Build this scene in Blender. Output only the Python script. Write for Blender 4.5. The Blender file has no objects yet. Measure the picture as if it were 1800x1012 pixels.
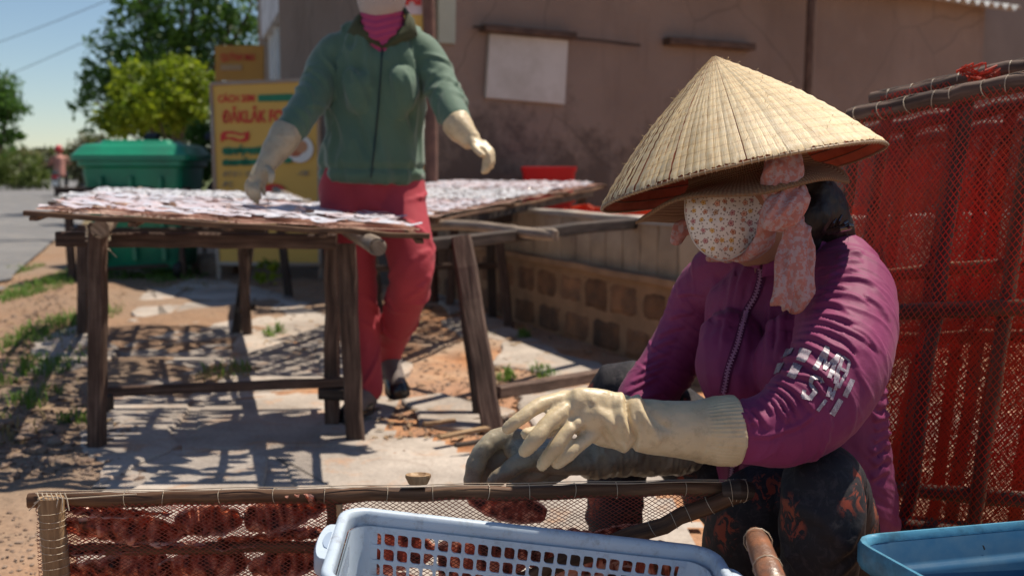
import bpy, bmesh, math, random
import numpy as np
from mathutils import Vector, Matrix, noise
from mathutils.bvhtree import BVHTree
random.seed(7); np.random.seed(7)
sc = bpy.context.scene
COL = sc.collection
# ------------------------------------------------------------ camera
F = 1750.0; TH = math.atan(206/1750); CAMZ = 0.9
cam = bpy.data.cameras.new('camera'); camo = bpy.data.objects.new('camera', cam); COL.objects.link(camo)
camo.location = (0, 0, CAMZ); camo.rotation_euler = (math.pi/2-TH, 0, 0)
cam.sensor_width = 36; cam.lens = 35.0; cam.clip_end = 5000; cam.clip_start = 0.02
cam.dof.use_dof = True; cam.dof.focus_distance = 1.48; cam.dof.aperture_fstop = 4.5
sc.camera = camo
# ------------------------------------------------------------ light
SUN = Vector((0.41, 0.275, 1.0)).normalized()
world = bpy.data.worlds.new('World'); sc.world = world; world.use_nodes = True
wn = world.node_tree; bg = wn.nodes['Background']
sky = wn.nodes.new('ShaderNodeTexSky'); sky.sky_type = 'NISHITA'; sky.sun_disc = False
sky.sun_elevation = math.asin(SUN.z); sky.sun_rotation = math.atan2(SUN.x, SUN.y)
sky.air_density = 1.0; sky.dust_density = 0.05; sky.ozone_density = 2.4; sky.altitude = 0
wn.links.new(sky.outputs[0], bg.inputs[0]); bg.inputs[1].default_value = 0.076
sl = bpy.data.lights.new('sun', 'SUN'); sl.energy = 5.0; sl.angle = math.radians(0.55); sl.color = (1, 0.90, 0.76)
so = bpy.data.objects.new('sun', sl); COL.objects.link(so); so.location = (3, 2, 8)
so.rotation_euler = SUN.to_track_quat('Z', 'Y').to_euler()
sc.view_settings.view_transform = 'Standard'; sc.view_settings.look = 'None'
sc.view_settings.gamma = 1; sc.view_settings.exposure = 0.42; sc.view_settings.use_curve_mapping = False
sc.render.engine = 'CYCLES'
sc.cycles.transparent_max_bounces = 12; sc.cycles.max_bounces = 8

# ------------------------------------------------------------ helpers
def V(*a): return Vector(a)
def ray(px, py):
    x = (px-900)/F; y = (506-py)/F
    return Vector((x, math.cos(TH)+y*math.sin(TH), -math.sin(TH)+y*math.cos(TH)))
def at(px, py, Y):
    d = ray(px, py); return Vector((0, 0, CAMZ)) + d*(Y/d.y)
def gp(px, py, z=0.0):
    d = ray(px, py); return Vector((0, 0, CAMZ)) + d*((z-CAMZ)/d.z)
def fbm(x, y, z=0.0, o=4):
    return noise.fractal(Vector((x, y, z)), 1.0, 2.0, o)
WL = {}
def tag(o, label=None, cat=None, group=None, kind=None):
    if label: o['label'] = label
    if cat: o['category'] = cat
    if group: o['group'] = group
    if kind: o['kind'] = kind
    return o
def empty(name, loc, label=None, cat=None, group=None):
    o = bpy.data.objects.new(name, None); COL.objects.link(o); o.location = loc
    o.empty_display_size = 0.1
    WL[o.name] = Vector(loc); tag(o, label, cat, group); return o
class MB:
    """collects geometry; gc = grain coordinates (x,y around, z along)"""
    def __init__(s): s.v = []; s.f = []; s.g = []; s.sm = True
    def add(s, vs, fs, gs=None):
        b = len(s.v); s.v += [tuple(v) for v in vs]; s.f += [tuple(b+i for i in f) for f in fs]
        s.g += [tuple(g) for g in (gs if gs is not None else vs)]
    def box(s, c, size, R=None):
        c = Vector(c); hx, hy, hz = [q/2 for q in size]; R = R or Matrix.Identity(3)
        vs = [c + R @ Vector((x, y, z)) for x in (-hx, hx) for y in (-hy, hy) for z in (-hz, hz)]
        s.add(vs, [(0, 1, 3, 2), (4, 6, 7, 5), (0, 4, 5, 1), (2, 3, 7, 6), (0, 2, 6, 4), (1, 5, 7, 3)])
    def rings(s, rs, gs=None, cap=True, closed=True):
        n = len(rs[0]); vs = [v for r in rs for v in r]; fs = []
        for i in range(len(rs)-1):
            for j in range(n if closed else n-1):
                k = (j+1) % n
                fs.append((i*n+j, i*n+k, (i+1)*n+k, (i+1)*n+j))
        if cap: fs.append(tuple(range(n-1, -1, -1))); fs.append(tuple(range((len(rs)-1)*n, len(rs)*n)))
        s.add(vs, fs, gs)
    def beam(s, a, b, w, h, up=(0, 0, 1), segs=5, wob=0.004, ch=0.12):
        a = Vector(a); b = Vector(b); t = (b-a); L = t.length; t = t/L
        up = Vector(up)
        if abs(t.dot(up)) > 0.95: up = Vector((0, 1, 0))
        sd = t.cross(up).normalized(); u = sd.cross(t)
        x, y = w/2, h/2; c = min(x, y)*2*ch
        prof = [(-x+c, -y), (x-c, -y), (x, -y+c), (x, y-c), (x-c, y), (-x+c, y), (-x, y-c), (-x, -y+c)]
        rs = []; gs = []; o = random.uniform(0, 50)
        for i in range(segs+1):
            p = a + t*(L*i/segs); dx = fbm(o, i*0.7)*wob; dy = fbm(o+9, i*0.7)*wob; k = 1+fbm(o+20, i*0.9)*0.06
            rs.append([p+sd*(q*k+dx)+u*(r*k+dy) for q, r in prof]); gs += [(q+o, r+o, L*i/segs+o) for q, r in prof]
        s.rings(rs, gs)
    def tube(s, pts, r, n=8, cap=True, hollow=0, flat=1.0):
        pts = [Vector(p) for p in pts]; m = len(pts)
        if not hasattr(r, '__len__'): r = [r]*m
        rs = []; gs = []; L = 0; o = random.uniform(0, 50); t0 = (pts[1]-pts[0]).normalized()
        sd = t0.orthogonal().normalized()
        for i, p in enumerate(pts):
            t = (pts[min(i+1, m-1)]-pts[max(i-1, 0)]).normalized()
            sd = (sd - t*sd.dot(t)).normalized(); u = t.cross(sd)
            if i: L += (p-pts[i-1]).length
            rs.append([p+(sd*math.cos(2*math.pi*j/n)+u*math.sin(2*math.pi*j/n)*flat)*r[i] for j in range(n)])
            gs += [(math.cos(2*math.pi*j/n)*r[i]+o, math.sin(2*math.pi*j/n)*r[i]+o, L+o) for j in range(n)]
        s.rings(rs, gs, cap)
    def bamboo(s, a, b, r, node=0.22, bend=0.01, n=12, hollow=True):
        """pole with swollen nodes and an open, hollow cut at its first end"""
        a = Vector(a); b = Vector(b); L = (b-a).length; t = (b-a)/L
        k = max(6, int(L/0.035)); off = random.uniform(0, node); sx = random.uniform(-1, 1)*bend
        sd = t.cross(Vector((0, 0, 1))).normalized(); up = sd.cross(t)
        pts = []; rr = []
        for i in range(k+1):
            q = i/k; d = ((q*L+off) % node); d = min(d, node-d)
            rr.append(r*(1+0.14*math.exp(-(d/0.010)**2)-0.03*math.cos(6.28*(q*L+off)/node)))
            pts.append(a+t*(L*q)+sd*sx*math.sin(q*3.14)+up*bend*0.6*math.sin(q*5+sx*50))
        if hollow:
            pts = [a+t*0.10, a+t*0.005, a]+pts; rr = [r*0.62, r*0.66, r*0.70]+rr; rr[3] = r*0.98
        s.tube(pts, rr, n)
def new_mesh(name, v, f, g=None, smooth=True):
    me = bpy.data.meshes.new(name); me.from_pydata([tuple(x) for x in v], [], [tuple(x) for x in f]); me.update()
    if g is not None:
        at_ = me.attributes.new('gc', 'FLOAT_VECTOR', 'POINT'); at_.data.foreach_set('vector', np.array(g, dtype=np.float32).ravel())
    if smooth: me.polygons.foreach_set('use_smooth', [True]*len(me.polygons))
    return me
def link(name, me, mat, parent=None, loc=(0, 0, 0)):
    o = bpy.data.objects.new(name, me); COL.objects.link(o)
    if mat and not me.materials: me.materials.append(mat)
    if parent: o.parent = parent
    o.location = loc
    return o
def obj(name, mb, mat, parent=None, smooth=False, angle=None):
    """one mesh object; world coordinates in mb are made local to the parent or to its own base"""
    v = np.array(mb.v, dtype=float)
    org = WL[parent.name] if parent else Vector(((v[:, 0].min()+v[:, 0].max())/2, (v[:, 1].min()+v[:, 1].max())/2, v[:, 2].min()))
    me = new_mesh(name, v-np.array(org), mb.f, mb.g, smooth)
    bm = bmesh.new(); bm.from_mesh(me); bmesh.ops.recalc_face_normals(bm, faces=bm.faces); bm.to_mesh(me); bm.free()
    if smooth:
        try: me.set_sharp_from_angle(angle=angle or 0.7)
        except Exception: pass
    o = link(name, me, mat, parent, (0, 0, 0) if parent else org)
    WL[o.name] = Vector(org)
    return o
def struct(name, mb, mat, smooth=False):
    return tag(obj(name, mb, mat, None, smooth), kind='structure')

# ------------------------------------------------------------ materials
class NT:
    def __init__(s, name):
        s.m = bpy.data.materials.new(name); s.m.use_nodes = True; s.t = s.m.node_tree
        s.b = s.t.nodes['Principled BSDF']; s.out = s.t.nodes['Material Output']
    def n(s, ty, **kw):
        x = s.t.nodes.new('ShaderNode'+ty)
        for k, v in kw.items(): setattr(x, k, v)
        return x
    def l(s, a, b): s.t.links.new(a, b)
    def coord(s, kind='Object', scale=(1, 1, 1)):
        if kind == 'gc':
            c = s.n('Attribute'); c.attribute_name = 'gc'; o = c.outputs['Vector']
        else:
            c = s.n('TexCoord'); o = c.outputs[kind]
        m = s.n('Mapping'); m.inputs['Scale'].default_value = scale; s.l(o, m.inputs[0]); return m.outputs[0]
    def noise(s, vec, scale, detail=4, rough=0.55, dist=0):
        x = s.n('TexNoise'); x.inputs['Scale'].default_value = scale; x.inputs['Detail'].default_value = detail
        x.inputs['Roughness'].default_value = rough; x.inputs['Distortion'].default_value = dist
        s.l(vec, x.inputs['Vector']); return x.outputs['Fac']
    def ramp(s, fac, stops):
        x = s.n('ValToRGB'); e = x.color_ramp.elements
        while len(e) < len(stops): e.new(0.5)
        for i, (p, c) in enumerate(stops):
            e[i].position = p; e[i].color = (c[0], c[1], c[2], 1) if hasattr(c, '__len__') else (c, c, c, 1)
        s.l(fac, x.inputs[0]); return x.outputs[0]
    def mix(s, fac, a, b, mode='MIX'):
        x = s.n('Mix'); x.data_type = 'RGBA'; x.blend_type = mode
        for i, q in ((0, fac), (6, a), (7, b)):
            if hasattr(q, 'links') or hasattr(q, 'is_linked'): s.l(q, x.inputs[i])
            elif i == 0: x.inputs[0].default_value = q
            else: x.inputs[i].default_value = (*q, 1)
        return x.outputs[2]
    def math(s, op, a, b=0.0, c=0.0):
        x = s.n('Math', operation=op)
        for i, q in enumerate((a, b, c)):
            if hasattr(q, 'is_linked'): s.l(q, x.inputs[i])
            else: x.inputs[i].default_value = q
        return x.outputs[0]
    def bump(s, h, strength=0.3, dist=0.01, prev=None):
        x = s.n('Bump'); x.inputs['Strength'].default_value = strength; x.inputs['Distance'].default_value = dist
        s.l(h, x.inputs['Height'])
        if prev is not None: s.l(prev, x.inputs['Normal'])
        return x.outputs[0]
    def fin(s, col=None, rough=0.6, nrm=None, spec=None, trans=None, sub=None):
        b = s.b
        if col is not None:
            if hasattr(col, 'is_linked'): s.l(col, b.inputs['Base Color'])
            else: b.inputs['Base Color'].default_value = (*col, 1)
        if hasattr(rough, 'is_linked'): s.l(rough, b.inputs['Roughness'])
        else: b.inputs['Roughness'].default_value = rough
        if nrm is not None: s.l(nrm, b.inputs['Normal'])
        if spec is not None: b.inputs['Specular IOR Level'].default_value = spec
        if trans:     # thin, light-passing: mix in a translucent lobe
            tr = s.n('BsdfTranslucent'); mx = s.n('MixShader'); mx.inputs[0].default_value = trans
            if hasattr(col, 'is_linked'): s.l(col, tr.inputs[0])
            else: tr.inputs[0].default_value = (*col, 1)
            if nrm is not None: s.l(nrm, tr.inputs['Normal'])
            s.l(b.outputs[0], mx.inputs[1]); s.l(tr.outputs[0], mx.inputs[2]); s.l(mx.outputs[0], s.out.inputs[0])
        return s.m
def simple(name, c1, c2=None, scale=6, rough=0.6, bump=0.2, bscale=60, bdist=0.004, coord='Object', st=(1, 1, 1), spec=0.4, trans=None, rnd=0.0, grime=None, gscale=2.5):
    t = NT(name); v = t.coord(coord, st); c2 = c2 or tuple(x*0.7 for x in c1)
    col = t.mix(t.ramp(t.noise(v, scale, 6), [(0.35, 0), (0.68, 1)]), c1, c2)
    if grime:
        g = t.ramp(t.noise(v, gscale, 8, 0.65), [(0.45, 0), (0.72, 1)]); col = t.mix(g, col, grime)
    if rnd:
        oi = t.n('ObjectInfo'); k = t.math('MULTIPLY_ADD', oi.outputs['Random'], rnd*2, 1-rnd)
        cc = t.n('CombineColor'); [t.l(k, cc.inputs[i]) for i in range(3)]
        col = t.mix(1.0, col, cc.outputs[0], 'MULTIPLY')
    nr = t.bump(t.noise(v, bscale, 5), bump, bdist)
    return t.fin(col, rough, nr, spec, trans)
def wood(name, dark, mid, light, rnd=0.15, rough=0.75):
    t = NT(name); v = t.coord('gc', (1, 1, 0.07)); v2 = t.coord('gc', (1, 1, 1))
    n1 = t.noise(v, 90, 6, 0.6); n2 = t.noise(v2, 7, 5, 0.6)
    col = t.ramp(n1, [(0.3, dark), (0.5, mid), (0.72, light)])
    col = t.mix(t.ramp(n2, [(0.4, 0), (0.75, 0.7)]), col, dark)
    oi = t.n('ObjectInfo'); k = t.math('MULTIPLY_ADD', oi.outputs['Random'], rnd*2, 1-rnd)
    cc = t.n('CombineColor'); [t.l(k, cc.inputs[i]) for i in range(3)]
    col = t.mix(1.0, col, cc.outputs[0], 'MULTIPLY')
    return t.fin(col, rough, t.bump(n1, 0.5, 0.004, t.bump(n2, 0.3, 0.006)), 0.3)
MT = {}
MT['wood'] = wood('weathered_wood', (0.035, 0.020, 0.014), (0.10, 0.060, 0.045), (0.20, 0.135, 0.10))
MT['darkwood'] = wood('dark_wood', (0.02, 0.014, 0.012), (0.055, 0.038, 0.03), (0.11, 0.08, 0.065))
MT['bamboo'] = wood('grey_bamboo', (0.10, 0.075, 0.055), (0.26, 0.20, 0.15), (0.42, 0.35, 0.27), rough=0.5)
MT['batten'] = wood('bamboo_batten', (0.045, 0.020, 0.010), (0.13, 0.066, 0.035), (0.26, 0.15, 0.08), rough=0.55)
MT['palebamboo'] = wood('split_bamboo', (0.11, 0.06, 0.03), (0.30, 0.19, 0.10), (0.5, 0.35, 0.2), rough=0.5)
MT['concrete'] = simple('old_concrete', (0.40, 0.35, 0.30), (0.27, 0.235, 0.20), 3, 0.9, 0.5, 120, 0.003, grime=(0.36, 0.20, 0.11), gscale=2.0)
MT['rail_net'] = simple('net_twine', (0.55, 0.45, 0.33), None, 30, 0.5)
# ------------------------------------------------------------ joining tubes into one continuous surface
def remesh(mb, voxel, smooth=3, fac=.5):
    me = bpy.data.meshes.new('tmp'); me.from_pydata(mb.v, [], mb.f); me.update()
    bm = bmesh.new(); bm.from_mesh(me); bmesh.ops.recalc_face_normals(bm, faces=bm.faces); bm.to_mesh(me); bm.free()
    o = bpy.data.objects.new('tmp', me); COL.objects.link(o)
    r = o.modifiers.new('r', 'REMESH'); r.mode = 'VOXEL'; r.voxel_size = voxel
    if smooth: s = o.modifiers.new('s', 'SMOOTH'); s.iterations = smooth; s.factor = fac
    dg = bpy.context.evaluated_depsgraph_get(); dg.update()
    m2 = bpy.data.meshes.new_from_object(o.evaluated_get(dg)); bpy.data.objects.remove(o)
    n = len(m2.vertices); v = np.zeros(n*3); m2.vertices.foreach_get('co', v); v = v.reshape(-1, 3)
    f = [tuple(p.vertices) for p in m2.polygons]; bpy.data.meshes.remove(m2); bpy.data.meshes.remove(me)
    return v, f
def normals(v, f):
    f4 = np.array([x if len(x) == 4 else (*x, x[-1]) for x in f]); a = v[f4[:, 2]]-v[f4[:, 0]]; b = v[f4[:, 3]]-v[f4[:, 1]]; fn = np.cross(a, b); vn = np.zeros_like(v)
    for k in range(4): np.add.at(vn, f4[:, k], fn)
    return vn/np.maximum(1e-12, np.linalg.norm(vn, axis=1))[:, None]
def catmull(P, k=6):
    P = np.array(P, float); out = []
    for i in range(len(P)-1):
        p0 = P[max(i-1, 0)]; p1 = P[i]; p2 = P[i+1]; p3 = P[min(i+2, len(P)-1)]
        for j in range(k):
            t = j/k; out.append(.5*((2*p1)+(-p0+p2)*t+(2*p0-5*p1+4*p2-p3)*t*t+(-p0+3*p1-3*p2+p3)*t**3))
    out.append(P[-1]); return np.array(out)
def limb(mb, ctrl, side=None, n=20, k=6, caps=(1, 1), extra=None):
    """ctrl: rows (x,y,z, ra, rb); ra along 'side', rb across.  Returns the sampled axis."""
    C = catmull([list(c[0])+[c[1], c[2] if len(c) > 2 else c[1]] for c in ctrl], k); m = len(C); rs = []
    sd = Vector(side).normalized() if side is not None else (Vector(C[1][:3])-Vector(C[0][:3])).orthogonal().normalized()
    def ring(c, t, s, sc_): 
        u = t.cross(s); return [Vector(c[:3])+(s*math.cos(a)*c[3]+u*math.sin(a)*c[4])*sc_ for a in [2*math.pi*j/n for j in range(n)]]
    for i in range(m):
        t = (Vector(C[min(i+1, m-1)][:3])-Vector(C[max(i-1, 0)][:3])).normalized(); s = (sd-t*sd.dot(t)).normalized()
        if side is None: sd = s
        if i == 0 and caps[0]:
            for q in (80, 55, 28):
                a = math.radians(q); cc = C[0].copy(); rr = min(cc[3], cc[4]); cc[:3] = cc[:3]-np.array(t)*rr*math.sin(a)*caps[0]; rs.append(ring(cc, t, s, math.cos(a)))
        rs.append(ring(C[i], t, s, 1))
        if i == m-1 and caps[1]:
            for q in (28, 55, 80):
                a = math.radians(q); cc = C[-1].copy(); rr = min(cc[3], cc[4]); cc[:3] = cc[:3]+np.array(t)*rr*math.sin(a)*caps[1]; rs.append(ring(cc, t, s, math.cos(a)))
    mb.rings(rs); return C
def near_axis(v, C):
    """per vertex: distance to the axis / radius, length along it, index"""
    A = C[:, :3]; seg = np.concatenate([[0], np.cumsum(np.linalg.norm(np.diff(A, axis=0), axis=1))])
    d = np.full(len(v), 1e9); S = np.zeros(len(v)); I = np.zeros(len(v), int); Pn = np.zeros_like(v)
    for i in range(len(A)-1):
        ab = A[i+1]-A[i]; L2 = ab@ab; t = np.clip(((v-A[i])@ab)/L2, 0, 1); p = A[i]+t[:, None]*ab; dd = np.linalg.norm(v-p, axis=1); m = dd < d
        d[m] = dd[m]; S[m] = (seg[i]+t*(seg[i+1]-seg[i]))[m]; I[m] = i; Pn[m] = p[m]
    return d/np.maximum(1e-6, (C[I, 3]+C[I, 4])/2), S, Pn, seg
def vnoise(v, s, o=0.0, oct_=2):
    return np.array([noise.fractal(Vector((p[0]*s+o, p[1]*s, p[2]*s)), 1.0, 2.0, oct_) for p in v])
def folds(v, C, ref, lst, rmax=1.5, mx=False):
    """ridges running round a sleeve; lst rows: (s0, theta0, spread, width, amp, slant)"""
    nd, S, Pn, seg = near_axis(v, C); T = np.gradient(C[:, :3], axis=0); T /= np.linalg.norm(T, axis=1)[:, None]
    idx = np.clip(np.searchsorted(seg, S)-0, 0, len(C)-1); t = T[idx]; r = v-Pn; r = r-(r*t).sum(1)[:, None]*t; r /= np.maximum(1e-6, np.linalg.norm(r, axis=1))[:, None]
    ref = np.array(ref, float); ref = ref/np.linalg.norm(ref); a = ref-(t@ref)[:, None]*t; a /= np.linalg.norm(a, axis=1)[:, None]; b = np.cross(t, a)
    th = np.arctan2((r*b).sum(1), (r*a).sum(1)); d = np.zeros(len(v))
    for (s0, t0, sp, w, amp, sl) in lst:
        dt = (th-t0+math.pi) % (2*math.pi)-math.pi; u = (S-s0-sl*dt-0.006*np.sin(dt*3+s0*90))/w
        env = np.exp(-(dt/sp)**2)
        if mx: d = np.maximum(d, amp*env*np.where(u > 0, np.exp(-(u/1.15)**2), np.exp(-(u/.6)**2)))
        else: d += amp*env*(np.exp(-u*u)-.45*np.exp(-((u-1.6)/1.1)**2))
    d[nd > rmax] *= 0
    return d, nd
# ============================================================ GROUND
ROADP = Vector((-3.76, 7.3)); ROADD = Vector((-0.37, 1)).normalized()
def road_side(x, y):      # >0 : right of the road edge
    d = Vector((x, y))-ROADP; return d.x*ROADD.y - d.y*ROADD.x
def gh(x, y):
    h = 0.022*fbm(x*1.3, y*1.3, 3)+0.010*fbm(x*5, y*5, 8)
    w = max(0, min(1, (abs(x)+y-3)/60)); h *= (1-w)
    if road_side(x, y) < 0.35: h -= 0.03*min(1, (0.35-road_side(x, y))/0.35)
    if x < -1.25 and y < 7 and road_side(x, y) > 0.3: h += 0.03*min(1, (-1.25-x)/0.5)*(0.5+fbm(x*2, y*2))
    return h-0.012
def build_ground():
    def axis(lo, hi, n, c, k):
        u = np.linspace(-1, 1, n); s = np.sinh(u*k)/np.sinh(k)
        return np.where(s < 0, c+s*(c-lo), c+s*(hi-c))
    xs = axis(-1500, 1500, 340, -0.6, 9.3); ys = axis(-300, 2500, 380, 3.4, 9.3)
    v = []; f = []
    for j, y in enumerate(ys):
        for i, x in enumerate(xs): v.append((x, y, gh(x, y) if abs(x) < 60 and y < 60 else -0.012))
    n = len(xs)
    for j in range(len(ys)-1):
        for i in range(n-1): f.append((j*n+i, j*n+i+1, (j+1)*n+i+1, (j+1)*n+i))
    me = new_mesh('ground', v, f); t = NT('sandy_ground'); c = t.coord('Object')
    n1 = t.noise(c, 0.9, 6, 0.6); n2 = t.noise(c, 6, 7, 0.65); n3 = t.noise(c, 45, 6, 0.7); n4 = t.noise(c, 0.45, 4)
    col = t.ramp(n2, [(0.30, (0.22, 0.095, 0.045)), (0.5, (0.42, 0.20, 0.095)), (0.70, (0.48, 0.29, 0.17))])
    col = t.mix(t.ramp(n1, [(0.40, 0), (0.62, 1)]), col, (0.35, 0.28, 0.215))
    col = t.mix(t.ramp(n4, [(0.5, 0), (0.62, 0.6)]), col, (0.36, 0.13, 0.05))
    # greyer, dirtier soil on the verge to the left, green far away
    sp = t.n('SeparateXYZ'); t.l(c, sp.inputs[0])
    verge = t.math('ADD', t.math('MULTIPLY', sp.outputs[0], -1.2), t.math('MULTIPLY', n2, 1.2))
    vm = t.ramp(t.math('MULTIPLY_ADD', verge, 0.5, -0.78), [(0.0, 0), (0.35, 1)])
    col = t.mix(t.math('MULTIPLY', vm, 0.75), col, (0.23, 0.165, 0.115))
    far = t.ramp(t.math('MULTIPLY', sp.outputs[1], 0.02), [(0.25, 0), (0.5, 1)])
    col = t.mix(far, col, (0.10, 0.12, 0.05))
    col = t.mix(0.35, col, t.ramp(n3, [(0.3, 0.12), (0.7, 0.75)]), 'OVERLAY')
    vo = t.n('TexVoronoi'); vo.inputs['Scale'].default_value = 38; t.l(c, vo.inputs['Vector'])
    nb = t.bump(n3, 0.7, 0.006, t.bump(t.math('SUBTRACT', 1.0, vo.outputs['Distance']), 0.45, 0.008, t.bump(n2, 0.6, 0.02)))
    m = t.fin(col, 0.95, nb, 0.15)
    return tag(link('ground', me, m), kind='structure')
ground = build_ground()
# ---- asphalt road on the left, running away
mb = MB()
R = Vector((ROADD.y, -ROADD.x, 0)); D3 = Vector((ROADD.x, ROADD.y, 0)); P3 = Vector((ROADP.x, ROADP.y, 0))
k = 120; rows = []
for i in range(k+1):
    s = -14 + 0.25*i if i < 60 else 1+(i-60)**2*0.2
    e = 0.16*fbm(s*1.7, 1)+0.06*fbm(s*7, 4)
    rows.append([P3+D3*s+R*(e-0.1)+V(0, 0, -0.008), P3+D3*s+R*(e-0.22)+V(0, 0, 0.014), P3+D3*s-R*2+V(0, 0, 0.03), P3+D3*s-R*3.5+V(0, 0, 0.04), P3+D3*s-R*7+V(0, 0, 0.0), P3+D3*s-R*7.1+V(0, 0, -0.03)])
mb.rings(rows, cap=False, closed=False)
t = NT('asphalt'); c = t.coord('Object'); n1 = t.noise(c, 1.2, 5); n2 = t.noise(c, 160, 3, 0.7); n3 = t.noise(c, 5, 6, 0.7)
col = t.ramp(n1, [(0.35, (0.13, 0.13, 0.135)), (0.7, (0.20, 0.195, 0.19))]); col = t.mix(t.ramp(n3, [(0.5, 0), (0.7, 0.5)]), col, (0.30, 0.25, 0.20))
col = t.mix(0.4, col, t.ramp(n2, [(0.3, 0.1), (0.7, 0.8)]), 'OVERLAY')
struct('road', mb, t.fin(col, 0.85, t.bump(n2, 0.6, 0.004), 0.3), True)
# ---- broken concrete paving: every slab a piece
pav = tag(empty('pavement', (0, 3.5, 0)), kind='structure')
slabs_px = [
 [(150, 905), (300, 800), (480, 790), (500, 1100), (60, 1150)],
 [(310, 797), (355, 700), (585, 688), (655, 790), (488, 788)],
 [(490, 792), (655, 793), (835, 798), (880, 1110), (505, 1100)],
 [(360, 694), (395, 628), (540, 622), (590, 684)],
 [(398, 624), (410, 585), (505, 577), (545, 618)],
 [(300, 560), (330, 512), (425, 518), (500, 572), (405, 580)],
 [(228, 555), (260, 505), (325, 509), (295, 562)],
 [(190, 690), (220, 620), (388, 628), (352, 692)],
 [(546, 616), (512, 577), (640, 560), (690, 600), (650, 612)],
 [(596, 684), (552, 622), (660, 614), (740, 640), (690, 668)],
 [(885, 600), (960, 606), (1085, 652), (990, 668), (860, 640)],
 [(770, 560), (860, 548), (950, 600), (880, 597), (800, 590)],
 [(700, 700), (780, 690), (905, 722), (830, 760), (735, 745)],
 [(900, 690), (1040, 676), (1200, 740), (1080, 790), (930, 760)],
 [(740, 500), (850, 495), (900, 540), (790, 552)],
 [(120, 770), (205, 696), (345, 702), (300, 795), (170, 850)],
 [(60, 600), (150, 565), (215, 615), (180, 680), (40, 690)],
 [(890, 1120), (840, 800), (940, 770), (1130, 800), (1240, 1120)]]
t = NT('slab_concrete'); c = t.coord('Object'); w = t.n('NewGeometry'); 
n1 = t.noise(w.outputs['Position'], 2.2, 7, 0.62); n2 = t.noise(w.outputs['Position'], 70, 5, 0.7); n3 = t.noise(w.outputs['Position'], 5.5, 6, 0.7, 0.6)
col = t.ramp(n1, [(0.32, (0.25, 0.215, 0.185)), (0.6, (0.43, 0.375, 0.325)), (0.8, (0.49, 0.43, 0.375))])
col = t.mix(t.ramp(n3, [(0.54, 0), (0.70, 0.75)]), col, (0.42, 0.235, 0.13))
vo = t.n('TexVoronoi', feature='DISTANCE_TO_EDGE'); vo.inputs['Scale'].default_value = 1.7
mp = t.mix(0.12, w.outputs['Position'], t.n('TexNoise').outputs['Color']); t.l(mp, vo.inputs['Vector'])
crack = t.ramp(vo.outputs['Distance'], [(0.0, 1), (0.012, 0)])
col = t.mix(t.math('MULTIPLY', crack, 0.22), col, (0.16, 0.11, 0.08))
col = t.mix(0.3, col, t.ramp(n2, [(0.3, 0.2), (0.7, 0.75)]), 'OVERLAY')
MT['slab'] = t.fin(col, 0.92, t.bump(n2, 0.5, 0.003, t.bump(n1, 0.5, 0.02)), 0.2)
for sp_ in slabs_px:
    poly = [gp(*p) for p in sp_]; out = []
    for i, p in enumerate(poly):
        q = poly[(i+1) % len(poly)]; n = max(2, int((q-p).length/0.09))
        for j in range(n):
            w_ = p.lerp(q, j/n); e = (q-p).normalized().cross(V(0, 0, 1)); w_ = w_ + e*(0.018+0.05*fbm(w_.x*4, w_.y*4)+0.02*fbm(w_.x*17, w_.y*17)); out.append(w_)
    cen = sum(out, V(0, 0, 0))/len(out); mb = MB(); z = 0.004+random.uniform(-0.005, 0.006); tl = (random.uniform(-.006, .006), random.uniform(-.006, .006))
    def zz(p): return z+(p.x-cen.x)*tl[0]+(p.y-cen.y)*tl[1]
    rs = [[V(p.x, p.y, -0.06) for p in out], [V(p.x, p.y, zz(p)-0.006) for p in out]]
    ins = [p.lerp(cen, 0.012/max(0.05, (p-cen).length)) for p in out]
    rs.append([V(p.x, p.y, zz(p)) for p in ins]); mb.rings(rs, cap=False)
    b = len(mb.v); m = len(out)
    mb.v.append((cen.x, cen.y, zz(cen))); mb.g.append((0, 0, 0))
    for i in range(m): mb.f.append((2*m+i, 2*m+(i+1) % m, b))
    obj('slab', mb, MT['slab'], pav)
# the continuous old concrete path under the broken slabs; sand drifts over it where the ground is higher
pp = [gp(*p) for p in [(60, 1400), (165, 870), (180, 720), (205, 610), (245, 508), (330, 488), (440, 500), (560, 545), (620, 600), (650, 690), (690, 760), (800, 790), (960, 800), (1130, 820), (1500, 1300)]]
def inside(x, y):
    c_ = False; n_ = len(pp)
    for i in range(n_):
        a, b = pp[i], pp[i-1]
        if (a.y > y) != (b.y > y) and x < (b.x-a.x)*(y-a.y)/(b.y-a.y)+a.x: c_ = not c_
    return c_
mb = MB(); st = .045; idx = {}
for i in range(-60, 60):
    for j in range(20, 190):
        x, y = i*st, j*st
        if not inside(x+.10*fbm(x*3, y*3, 7)+.04*fbm(x*11, y*11, 2), y+.10*fbm(x*3, y*3, 17)): continue
        q = []
        for a, b in ((0, 0), (1, 0), (1, 1), (0, 1)):
            k_ = (i+a, j+b)
            if k_ not in idx: X, Y_ = k_[0]*st, k_[1]*st; idx[k_] = len(mb.v); mb.v.append((X, Y_, -.0025+.35*gh(X, Y_))); mb.g.append((X, Y_, 0))
            q.append(idx[k_])
        mb.f.append(tuple(q))
struct('path', mb, MT['slab'], True)
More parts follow.
